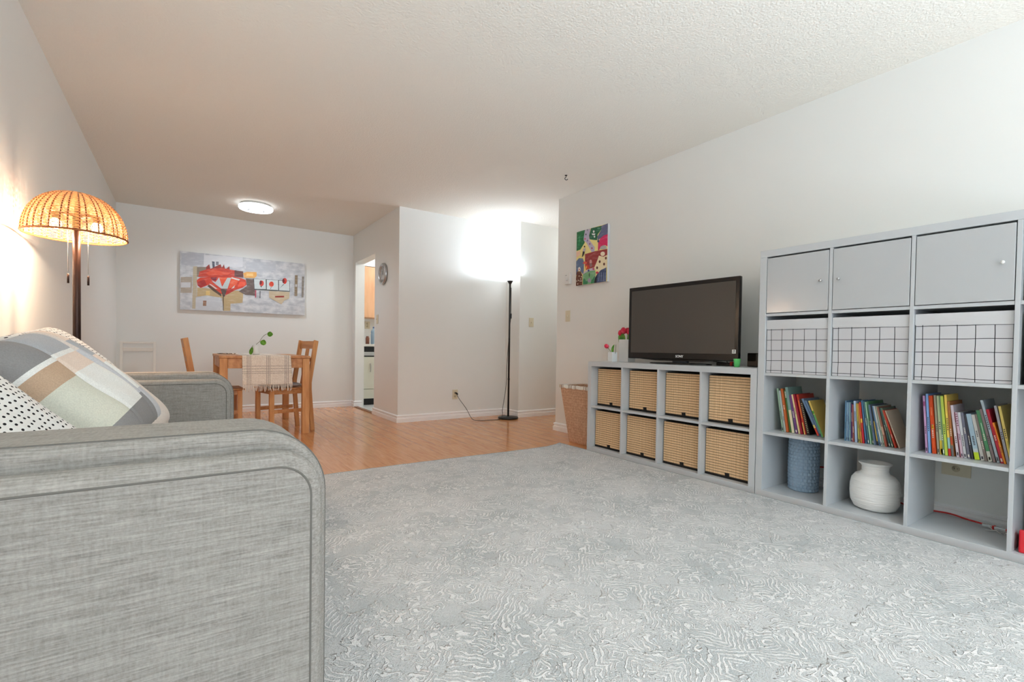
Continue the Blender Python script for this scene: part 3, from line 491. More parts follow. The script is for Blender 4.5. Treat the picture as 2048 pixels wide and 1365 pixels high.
for cub, cell in (('left', 0), ('middle', 1), ('right', 2)):
    prev = None
    rows = BOOKS[cub]
    limit = CX(cell) + C - .001
    st0 = rows[0][0]; kf = min(1, (limit - rows[-1][1]*1.02 - .001 - st0)/(rows[-1][0] - st0))
    for k, (s0, t0, h, lean, col, extra) in enumerate(rows):
        s0 = st0 + (s0-st0)*kf; a = R(lean); th = t0*.86; z0 = ZB(1)
        if prev:
            ps, pt_, ph, pa = prev
            lo = ps + pt_/math.cos(pa) + .0004
            if s0 < lo: s0 = lo
            # keep its upper left corner off the neighbour
            for _ in range(60):
                hh = min(h*math.cos(a), ph*math.cos(pa))
                sx = s0 - hh*math.tan(a); px = ps + pt_/math.cos(pa) - hh*math.tan(pa)
                if sx >= px: break
                a -= R(.4)
            a = max(a, pa - R(6))
        if s0 + th*math.cos(a) > limit: th = max(.004, (limit - s0)/math.cos(a))
        prev = (s0, th, h, a)
        dep = .155 + .05*rb_.random() if cub != 'right' else .17 + .045*rb_.random()
        cm = bookmat(col); mats = [cm]
        b = MB(); bt = max(.0009, min(.0018, th*.14))
        # local frame: x depth (0 = spine), y thickness towards -Y, z height
        xo = rb_.uniform(-.004, .006)
        b.box((xo,-th,0), (xo+bt,0,h)); b.box((xo+bt,-bt,0), (xo+dep,0,h)); b.box((xo+bt,-th,0), (xo+dep,-th+bt,h))
        for q, (za, zb, c2, ya, yb_) in enumerate(extra):
            mats.append(bookmat(c2)); b.box((xo-.0004,-th*(1-ya),h*za), (xo+.0002,-th*(1-yb_),h*zb), q+1)
        o = b.build('book', mats)
        MB().box((xo+bt,-th+bt,.003), (xo+dep-.004,-bt,h-.003)).build('pages', PAGE, o)
        o.location = (XSP, YB0 - s0, z0 + .0004)
        o.rotation_euler = (-a, 0, 0)
        tag(o, f'{NAMES[cub][k]} book, {ordinal(k)} from the left in the {cub} book cube', 'book', f'picture books in the {cub} book cube')

# ------------------------------------------------------------------ television and what stands on the low unit
ZT = 2*FR + 2*C + DV      # top of the low unit
t = thing('television', 'flat black television standing on the low white unit', 'television', (3.09, 2.232, ZT), R(3.0))
TW, T0, T1 = .912, .035, .600   # local: x depth (0 at the screen, minus towards the room), y width
x0 = -.105
MB().box((x0,-TW/2,T0), (x0+.030,TW/2,T1)).build('frame', mat('piano_black', (12,11,12), .18, spec=.5), t, bevel=.006, seg=3)
MB().box((x0+.026,-.34,T0+.07), (x0+.085,.34,T1-.07)).build('back_cover', BLACK, t, bevel=.02, seg=3)
MB().box((x0-.0012,-TW/2+.028,T0+.048), (x0+.002,TW/2-.028,T1-.030)).build('screen', mat('screen_glass', (74,69,65), .33, spec=.4), t)
lb = MB(); lb.prism([(-.435,T0+.006),(-.2,T0-.010),(.2,T0-.010),(.435,T0+.006)], x0+.005, x0+.045, 'x'); lb.build('lower_lip', BLACK, t, bevel=.003)
nb = MB(); nb.box((x0+.02,-.06,.008), (x0+.06,.06,T0+.04)); nb.build('neck', mat('grey_plastic', (70,74,82), .3), t, bevel=.008)
nb = MB(); nb.lathe([(0,0),(.245,0),(.25,.004),(.245,.009),(.06,.014),(0,.014)], n=48); o = nb.build('base_plate', mat('piano_black', ), t); o.scale = (.46,1,1); o.location = (x0+.025,0,.0008)
fc = bpy.data.curves.new('brand', 'FONT'); fc.body = 'SONY'; fc.size = .024; fc.extrude = .0006; fc.align_x = 'CENTER'; fc.align_y = 'CENTER'; fc.offset = .0006
fo = bpy.data.objects.new('brand_tmp', fc); COL.objects.link(fo); bpy.context.view_layer.update()
me = bpy.data.meshes.new_from_object(fo.evaluated_get(bpy.context.evaluated_depsgraph_get())); bpy.data.objects.remove(fo)
me.materials.clear(); me.materials.append(mat('silver_print', (225,225,225), .4))
o = bpy.data.objects.new('brand_lettering', me); COL.objects.link(o); o.parent = t
o.matrix_local = Matrix.Translation((x0-.0008,-.015,T0+.024)) @ Matrix(((0,0,-1,0),(-1,0,0,0),(0,1,0,0),(0,0,0,1)))
sb = MB(); sb.box((x0-.0018,-.438,T0+.052), (x0-.001,-.412,T0+.078)); sb.box((x0-.0024,-.433,T0+.058), (x0-.0018,-.417,T0+.062), 1); sb.box((x0-.0024,-.433,T0+.066), (x0-.0018,-.421,T0+.074), 1)
sb.build('sticker', [mat('sticker_white', (220,220,215), .5), mat('sticker_grey', (130,130,135), .5)], t)

# power strip and cables behind the foot of the television
cb = MB()
cb.tube(spline([(3.13,1.98,ZT+.05),(3.12,1.93,ZT+.055),(3.10,1.90,ZT+.02),(3.14,1.86,ZT+.008),(3.12,1.83,ZT+.006)]), .0032)
cb.tube(spline([(3.15,2.10,ZT+.05),(3.12,2.06,ZT+.045),(3.10,2.02,ZT+.03),(3.15,1.95,ZT+.02),(3.16,1.86,ZT+.006)]), .003)
tag(cb.build('cable', BLACK), 'black cables hanging behind the foot of the television', 'cable')
sp = MB(); sp.box((3.10,1.84,ZT), (3.15,1.99,ZT+.022)); o = sp.build('power_strip', BLACK, bevel=.004)
tag(o, 'black power strip lying behind the television foot', 'power strip')
MB().box((3.094,1.868,ZT+.003), (3.118,1.884,ZT+.030)).build('switch', mat('red_switch', (205,38,30), .35), o, bevel=.003)
o = MB().box((3.12,1.672,ZT+.0004), (3.22,1.775,ZT+.092)).build('router', mat('gloss_black', (18,14,12), .12), bevel=.004)
tag(o, 'small black box with a glossy front beside the bookcase, on the low unit', 'electronics')
MB().box((3.1185,1.68,ZT+.008), (3.1205,1.767,ZT+.084)).build('front_panel', mat('gloss_brown', (34,28,22), .08), o)
g = MB(); g.lathe([(0,.002),(.0165,0),(.0215,.050),(.0225,.053),(.0205,.053),(.0155,.006),(0,.006)], n=28)
o = g.build('cup', mat('green_plastic', (98,205,112), .4)); tag(o, 'small bright green cup at the right foot of the television', 'cup', loc=(2.93,1.734,ZT+.0004))

def square_vase(w, h, taper=1.0, th=.004):
    b = MB()
    def ring(k, z): return [(-k,-k,z),(k,-k,z),(k,k,z),(-k,k,z)]
    rs = [ring(w/2*.97,0), ring(w/2*taper,h), ring(w/2*taper-th,h), ring(w/2*.97-th,th)]
    vs = [p for r in rs for p in r]; fs = [(0,3,2,1),(12,13,14,15)]
    for k in range(3):
        for i in range(4): fs.append((k*4+i, k*4+(i+1)%4, (k+1)*4+(i+1)%4, (k+1)*4+i))
    b.add(vs, fs); return b
CER = mat('white_ceramic', (224,226,226), .3)
tv_ = square_vase(.100,.190).build('vase', CER, None, bevel=.003); tag(tv_, 'tall square white vase holding a bunch of pink tulips', 'vase', loc=(3.105,2.822,ZT+.0004)); tv_.rotation_euler = (0,0,R(4))
sv_ = square_vase(.056,.082).build('vase', CER, None, bevel=.002); tag(sv_, 'short square white vase holding a single pink tulip', 'vase', loc=(2.985,2.872,ZT+.0004)); sv_.rotation_euler = (0,0,R(-6))
PINK = mat('tulip_pink', (222,30,72), .5, col2=(240,120,140), nscale=30, ramp=(.5,.8)); GREEN = mat('tulip_green', (48,120,36), .55, col2=(110,160,50), nscale=30); STEM = mat('stem_green', (70,95,45), .5)
def tulip(label, base, top, bend=(0,0,0), head=.024, group=None, mid=None):
    t = thing('tulip', label, 'flower', base, 0, group)
    b = Vector(base); v = Vector(top) - b; m = v*.5 + Vector(bend)
    P = spline([(0,0,0), m, v]); MB().tube(P, .0022, n=6).build('stem', STEM, t)
    d = (P[-1]-P[-3]).normalized(); q = Vector((0,0,1)).rotation_difference(d).to_matrix().to_4x4()
    hb = MB()
    for k in range(6):
        ang = k*PI/3; lay = .88 if k % 2 else 1.0
        def pf(u, w, ang=ang, lay=lay):
            z = w*head*2.1; rad = head*lay*(math.sin(PI*min(1, .12+w*.80))**.6)*(1-.28*w**3)
            hw = .62*math.sin(PI*min(.97, .08+w*.9))**.7
            a = ang + (u-.5)*2*hw; return q @ Vector((rad*math.cos(a), rad*math.sin(a), z)) + v
        hb.grid(pf, 6, 8)
    hb.build('flower_head', PINK, t, fix=False)
    return t
def leaf(parent, b, m, tip, w):
    lb = MB(); P = spline([b, m, tip], 6); n = len(P)-1; P = [Vector(p) for p in P]
    def lf(u, k):
        i = min(n, int(round(k*n))); p = P[i]; d = (P[min(n,i+1)]-P[max(0,i-1)]).normalized()
        s = d.cross(Vector((1,.25,0))).normalized(); ww = w*math.sin(PI*min(1,.12+k*.88))**.8
        return p + s*(u-.5)*ww + Vector((-.6*abs(u-.5)*ww,0,0))
    lb.grid(lf, 4, n); return lb.build('leaf', GREEN, parent)
vb = Vector((3.105,2.822,ZT+.19)); 
G1 = 'pink tulips in the tall vase'
heads = [((-.02,.050,.055),'leftmost tulip of the bunch, leaning out of the tall vase'),((-.03,.012,.070),'largest pink tulip at the front of the bunch in the tall vase'),((-.005,-.018,.072),'pink tulip behind the largest one in the tall vase'),((-.02,-.042,.060),'pink tulip of the tall vase nearest the television'),((.02,.02,.075),'pink tulip at the back of the bunch in the tall vase')]
for k, (d, lab) in enumerate(heads):
    tt = tulip(lab, vb + Vector((d[0]*.3, d[1]*.5, -.08)), vb + Vector(d) - Vector((0,0,.022)), group=G1, head=.027 if k == 1 else .024)
    if k in (0,1,3):
        s = Vector((d[0]*.3,d[1]*.4,0)); leaf(tt, s+Vector((-.01,0,0)), s+Vector((-.014,d[1]*.25,.10)), Vector((-.018,d[1]*.55,.128)), .026)
        leaf(tt, s+Vector((-.012,-.012,0)), s+Vector((-.022,-.016,.10)), Vector((-.026,.028 if k == 1 else -.02,.145)), .022)
sb_ = Vector((2.985,2.872,ZT+.05))
tt = tulip('single pink tulip leaning left out of the short vase', sb_+Vector((0,.0,-.02)), sb_+Vector((-.01,.048,.068)), (0,-.006,.01), .020)
leaf(tt, Vector((-.005,-.008,.03)), Vector((-.008,-.012,.08)), Vector((-.01,-.026,.118)), .024)
MB().tube([(0,-.03,.04),(0,-.034,.115)], .0018, n=6).build('cut_stem', STEM, tt)

# ------------------------------------------------------------------ hamper between wall end and low unit
_n = NT('woven_fibre', .7, .25); _tc = _n.n('ShaderNodeTexCoord'); _mp = _n.n('ShaderNodeMapping'); _mp.inputs['Rotation'].default_value = (R(45),0,0); _n.l(_tc.outputs['Object'], _mp.inputs[0])
_br = _n.n('ShaderNodeTexChecker'); _br.inputs['Scale'].default_value = 60; _n.l(_mp.outputs[0], _br.inputs[0])
_no = _n.n('ShaderNodeTexNoise'); _no.inputs['Scale'].default_value = 60; _n.l(_tc.outputs['Object'], _no.inputs[0])
_f = _n.math('ADD', _n.math('MULTIPLY', _br.outputs['Fac'], .18), _no.outputs[0]); _n.l(_n.ramp(_f, [(.35, (176,136,108)), (.9, (214,176,146))]), _n.b.inputs['Base Color']); _n.bump(_f, .5, .004); WOVEN = _n.m
t = thing('hamper', 'tapered brown woven hamper with white liner left of the low unit', 'hamper', (3.10,3.255,0))
hb = MB()
def hr(k, z, e=0): 
    hy = .155 + .075*k + e; hx = .115 + .04*k + e; return [(-hx,-hy+.0,z),(hx,-hy+.0,z),(hx,hy,z),(-hx,hy,z)]
rs = [hr(0,0), hr(.5,.265), hr(1,.53), hr(1,.53,-.008), hr(0,.008,-.008)]
vs = [(x,y + .02*((z/.53)),z) for r in rs for x,y,z in r]; fs = [(0,3,2,1),(16,17,18,19)]
for k in range(4):
    for i in range(4): fs.append((k*4+i, k*4+(i+1)%4, (k+1)*4+(i+1)%4, (k+1)*4+i))
hb.add(vs, fs); hb.build('basket', WOVEN, t, bevel=.006)
lb = MB(); base = [(x, y+.02, z) for x, y, z in hr(1,.53,.003)]
def lin_pts(z, off, e):
    out = []; q = [(x, y+.02) for x, y, _ in hr(1,.53,e)]
    for i in range(4):
        a = q[i]; c = q[(i+1)%4]
        for k in range(14):
            f = k/14; out.append((a[0]+(c[0]-a[0])*f, a[1]+(c[1]-a[1])*f, z + off*math.sin(k*2.4+i)))
    return out
rr = [lin_pts(.505,.004,.004), lin_pts(.533,.002,.005), lin_pts(.536,.002,-.006), lin_pts(.47,.0,-.012)]
vs = [p for r in rr for p in r]; fs = []
for k in range(3):
    for i in range(56): fs.append((k*56+i, k*56+(i+1)%56, (k+1)*56+(i+1)%56, (k+1)*56+i))
lb.add(vs, fs, 0, True); lb.build('liner', mat('striped_liner', (228,224,214), .9, col2=(150,130,112), nscale=3, stretch=(1,30,1), ramp=(.52,.56)), t)

# ------------------------------------------------------------------ bottom row of the bookcase
vb_ = MB(); NR, NC = 17, 22; Rv, Hv = .077, .330
def vf(u, w):
    row = min(NR-1, int(w*NR)); fr = w*NR-row; c = u*NC + (.5 if row % 2 else 0); fc_ = c - math.floor(c)
    e = min(1, 6*min(fr,1-fr))*min(1, 5*min(fc_,1-fc_)); tilt = (fc_-.5)*.004*(1 if row % 2 else -1)
    r = Rv*(1-.05*abs(w-.5)**2*4) + .0055*e + tilt*e; return Vector((r*math.cos(2*PI*u), r*math.sin(2*PI*u), .002 + w*Hv))
vb_.grid(vf, NC*8, NR*6); vb_.lathe([(0,.0),(Rv*.93,0),(Rv*.95,.004)], n=48); vb_.lathe([(Rv*.95,Hv),(Rv*.85,Hv),(Rv*.8,.02),(0,.02)], n=48)
o = vb_.build('vase', mat('dusty_blue_glaze', (142,166,188), .55)); tag(o, 'dusty blue cylindrical vase with a raised basket-weave surface', 'vase', loc=(XS+.225, YB0-.172, FR+.0004))
wv = MB(); prof = [(0,.0),(.066,.0),(.088,.010),(.103,.040),(.107,.080),(.106,.120),(.100,.150),(.084,.172),(.064,.182),(.058,.190),(.057,.212),(.062,.222),(.070,.228),(.071,.233),(.064,.235),(.056,.231),(.050,.215),(.052,.19),(.09,.15),(.096,.08),(.08,.02),(0,.015)]
P = []
for i in range(len(prof)-1):
    for k in range(4):
        f = k/4; P.append((prof[i][0]*(1-f)+prof[i+1][0]*f, prof[i][1]*(1-f)+prof[i+1][1]*f))
P.append(prof[-1]); wv.lathe(P, n=64)
_n = NT('ribbed_white_clay', .6, .3); _tc = _n.n('ShaderNodeTexCoord'); _mp = _n.n('ShaderNodeMapping'); _mp.inputs['Scale'].default_value = (4,4,60); _n.l(_tc.outputs['Object'], _mp.inputs[0])
_no = _n.n('ShaderNodeTexNoise'); _no.inputs['Scale'].default_value = 2.5; _no.inputs['Detail'].default_value = 3; _n.l(_mp.outputs[0], _no.inputs[0]); _n.bump(_no.outputs[0], .8, .008); _n.b.inputs['Base Color'].default_value = lin((232,232,230))
o = wv.build('vase', _n.m); o.scale = (.95,1.04,1.06); tag(o, 'squat white clay vase with flared lip in the bookcase bottom row', 'vase', loc=(XS+.17, YB0-.553, FR+.0004))
RED = mat('red_cord', (196,36,34), .5)
cbm = MB(); cbm.tube(spline([(3.262,YB0-.13,.12),(3.262,YB0-.19,.158),(3.258,YB0-.30,.150),(3.258,YB0-.37,.12),(3.258,YB0-.50,.092),(3.24,YB0-.60,.052),(3.235,YB0-.70,.046),(3.25,YB0-.80,.049),(3.22,YB0-.87,.048),(3.185,YB0-.93,.052),(3.17,YB0-.955,.055)]), .0042)
tag(cbm.build('extension_cord', RED), 'red cord running along the wall behind the bookcase vases', 'cord')
t = thing('string_light_pack', 'silver and red bundle lying in the empty bottom cube of bookcase', 'decoration', (3.14,YB0-.985,FR))
pb = MB(); d = Vector((-.035,-.095,.004)).normalized()
a = Vector((.02,.04,.014)); pb.bar(a, a+d*.042, .014, .014); pb.bar(a+d*.048, a+d*.095, .014, .014); pb.build('silver_tube', mat('silver_foil', (205,208,208), .25, metal=.6), t, bevel=.003)
pr = MB(); pr.bar(a+d*.042, a+d*.049, .018, .018); pr.bar(a+d*.095, a+d*.112, .02, .022); pr.build('red_band', RED, t, bevel=.002)
cf = MB(); random.seed(5)
for k in range(5):
    p0 = a + d*random.uniform(0,.1) + Vector((random.uniform(-.02,.02),0,-.010)); cf.tube(spline([p0, p0+Vector((random.uniform(-.03,.0),random.uniform(-.03,.03),.012)), p0+Vector((-.02,random.uniform(-.05,.04),-.001))]), .0018, n=5)
cf.build('thin_wire', mat('clear_wire', (190,190,188), .3), t)
t = thing('toy_speaker', 'red toy with a black round dial at the photo right edge', 'toy', (2.885,.448,FR+.0004), R(8))
MB().prism([(0,0),(.10,0),(.10,.055),(.03,.092),(.012,.092)], -.13, 0, 'y').build('body', mat('glossy_red', (214,30,46), .2), t, bevel=.006, seg=3)
dm = MB(); dm.lathe([(0,0),(.028,0),(.028,.004),(.024,.006),(0,.006)], n=32, M=Matrix.Rotation(R(-83),4,'Y')); dd = dm.build('dial', BLACK, t); dd.location = (.004,-.052,.052)
MB().box((-.001,-.062,.010), (.003,-.020,.017)).build('lettering_strip', mat('sticker_white', ), t)
o = MB().box((0,-.16,0), (.14,0,.235)).build('speaker_box', mat('dark_slate_plastic', (34,38,44), .4), bevel=.008, seg=3); tag(o, 'black upright box behind the red toy in the bookcase', 'electronics', loc=(3.03,.440,FR+.0004))

# ------------------------------------------------------------------ things on the walls and the ceiling
POPPY = [((178,182,190),[0.009,0.963,0.173,1.0,0.172,0.795,0.008,0.758]),((214,216,220),[0.173,0.968,0.471,1.0,0.47,0.826,0.171,0.76]),((188,192,198),[0.497,0.916,0.744,0.973,0.742,0.801,0.496,0.748]),((172,160,145),[0.006,0.554,0.086,0.57,0.084,0.295,0.004,0.281]),((205,207,210),[0.008,0.463,0.076,0.476,0.075,0.385,0.007,0.373]),((188,176,150),[0.094,0.754,0.124,0.761,0.119,0.026,0.088,0.022]),((192,168,125),[0.124,0.394,0.477,0.387,0.47,0.171,0.375,0.145,0.374,0.015,0.322,0.008,0.309,0.24,0.198,0.268,0.123,0.233]),((200,203,208),[0.113,0.22,0.299,0.25,0.297,0.022,0.111,0.0]),((222,190,120),[0.188,0.348,0.218,0.353,0.218,0.272,0.188,0.267]),((150,110,85),[0.167,0.171,0.192,0.175,0.191,0.082,0.166,0.079]),((140,125,110),[0.122,0.749,0.201,0.767,0.2,0.593,0.121,0.577]),((75,80,95),[0.232,0.873,0.252,0.871,0.254,0.744,0.239,0.746]),((120,120,130),[0.263,0.874,0.283,0.878,0.283,0.82,0.262,0.815]),((150,55,45),[0.189,0.764,0.212,0.816,0.221,0.736,0.283,0.82,0.298,0.835,0.308,0.779,0.324,0.841,0.333,0.749,0.365,0.815,0.369,0.745,0.191,0.695]),((200,62,42),[0.141,0.673,0.201,0.732,0.313,0.774,0.395,0.751,0.464,0.73,0.468,0.635,0.131,0.579]),((105,62,58),[0.406,0.753,0.474,0.744,0.476,0.631,0.405,0.634]),((225,85,55),[0.186,0.659,0.241,0.729,0.312,0.709,0.379,0.7,0.353,0.659,0.21,0.618]),((212,66,42),[0.12,0.519,0.145,0.57,0.22,0.597,0.374,0.628,0.457,0.621,0.494,0.593,0.504,0.511,0.467,0.444,0.414,0.399,0.34,0.292,0.299,0.309,0.239,0.415,0.209,0.456,0.149,0.387,0.125,0.44]),((170,40,35),[0.125,0.486,0.175,0.542,0.194,0.453,0.149,0.393,0.127,0.429]),((130,35,50),[0.22,0.585,0.273,0.602,0.26,0.535,0.235,0.542]),((185,45,38),[0.34,0.292,0.414,0.399,0.377,0.416,0.346,0.399,0.325,0.313]),((90,70,55),[0.239,0.415,0.209,0.456,0.199,0.431,0.239,0.357,0.304,0.263,0.304,0.31]),((232,88,50),[0.281,0.6,0.348,0.611,0.332,0.526,0.305,0.462,0.285,0.517]),((235,95,60),[0.379,0.605,0.436,0.569,0.414,0.47,0.388,0.442,0.362,0.425]),((240,90,60),[0.446,0.548,0.494,0.557,0.488,0.484,0.43,0.449]),((192,203,200),[0.35,0.606,0.38,0.612,0.352,0.412,0.302,0.403]),((196,200,205),[0.23,0.541,0.26,0.512,0.286,0.599,0.313,0.416,0.3,0.408,0.24,0.508]),((215,215,210),[0.209,0.473,0.224,0.47,0.274,0.398,0.259,0.393]),((220,215,210),[0.383,0.624,0.449,0.596,0.441,0.57,0.38,0.6]),((215,210,205),[0.38,0.414,0.409,0.487,0.403,0.433]),((92,72,66),[0.297,0.4,0.349,0.409,0.33,0.267,0.317,0.253]),((58,48,40),[0.316,0.265,0.322,0.266,0.322,0.013,0.318,0.012]),((236,172,88),[0.474,0.714,0.501,0.743,0.582,0.754,0.584,0.683,0.565,0.642,0.484,0.629]),((250,205,130),[0.501,0.713,0.554,0.725,0.554,0.676,0.5,0.666]),((108,92,86),[0.495,0.623,0.559,0.627,0.566,0.474,0.575,0.319,0.492,0.324,0.44,0.38,0.504,0.481]),((66,72,72),[0.556,0.631,0.867,0.647,0.866,0.44,0.566,0.426]),((206,216,216),[0.562,0.624,0.658,0.634,0.661,0.453,0.567,0.443]),((206,216,216),[0.667,0.63,0.763,0.638,0.765,0.452,0.668,0.449]),((206,216,216),[0.771,0.633,0.863,0.64,0.863,0.451,0.772,0.45]),((205,55,38),[0.643,0.558,0.64,0.525,0.63,0.504,0.619,0.502,0.609,0.52,0.606,0.55,0.61,0.582,0.619,0.604,0.631,0.606,0.64,0.588]),((110,25,30),[0.627,0.57,0.624,0.545,0.619,0.53,0.613,0.528,0.609,0.542,0.607,0.566,0.609,0.591,0.614,0.607,0.62,0.608,0.625,0.594]),((215,65,35),[0.727,0.557,0.723,0.526,0.712,0.506,0.7,0.504,0.69,0.52,0.686,0.55,0.691,0.581,0.701,0.601,0.713,0.604,0.723,0.587]),((205,50,35),[0.84,0.638,0.836,0.604,0.827,0.581,0.815,0.579,0.805,0.598,0.802,0.631,0.806,0.665,0.815,0.687,0.827,0.69,0.837,0.671]),((110,25,25),[0.82,0.638,0.818,0.611,0.812,0.594,0.806,0.593,0.801,0.608,0.799,0.634,0.802,0.66,0.807,0.678,0.813,0.679,0.818,0.664]),((40,60,55),[0.612,0.507,0.626,0.503,0.623,0.473]),((40,60,55),[0.7,0.487,0.71,0.494,0.697,0.459]),((40,60,55),[0.808,0.568,0.819,0.576,0.774,0.481]),((200,182,152),[0.686,0.423,0.864,0.434,0.86,0.305,0.817,0.261,0.793,0.189,0.726,0.259,0.688,0.301]),((150,40,30),[0.738,0.337,0.817,0.353,0.817,0.322,0.738,0.31]),((138,120,95),[0.91,0.761,0.935,0.766,0.932,0.366,0.907,0.362]),((190,190,190),[0.914,0.588,0.929,0.59,0.928,0.54,0.914,0.538]),((135,125,115),[0.974,0.749,0.992,0.753,0.988,0.35,0.971,0.347]),((185,80,100),[0.571,0.421,0.581,0.423,0.58,0.284,0.57,0.282]),((60,60,60),[0.609,0.41,0.615,0.411,0.614,0.277,0.608,0.277])]
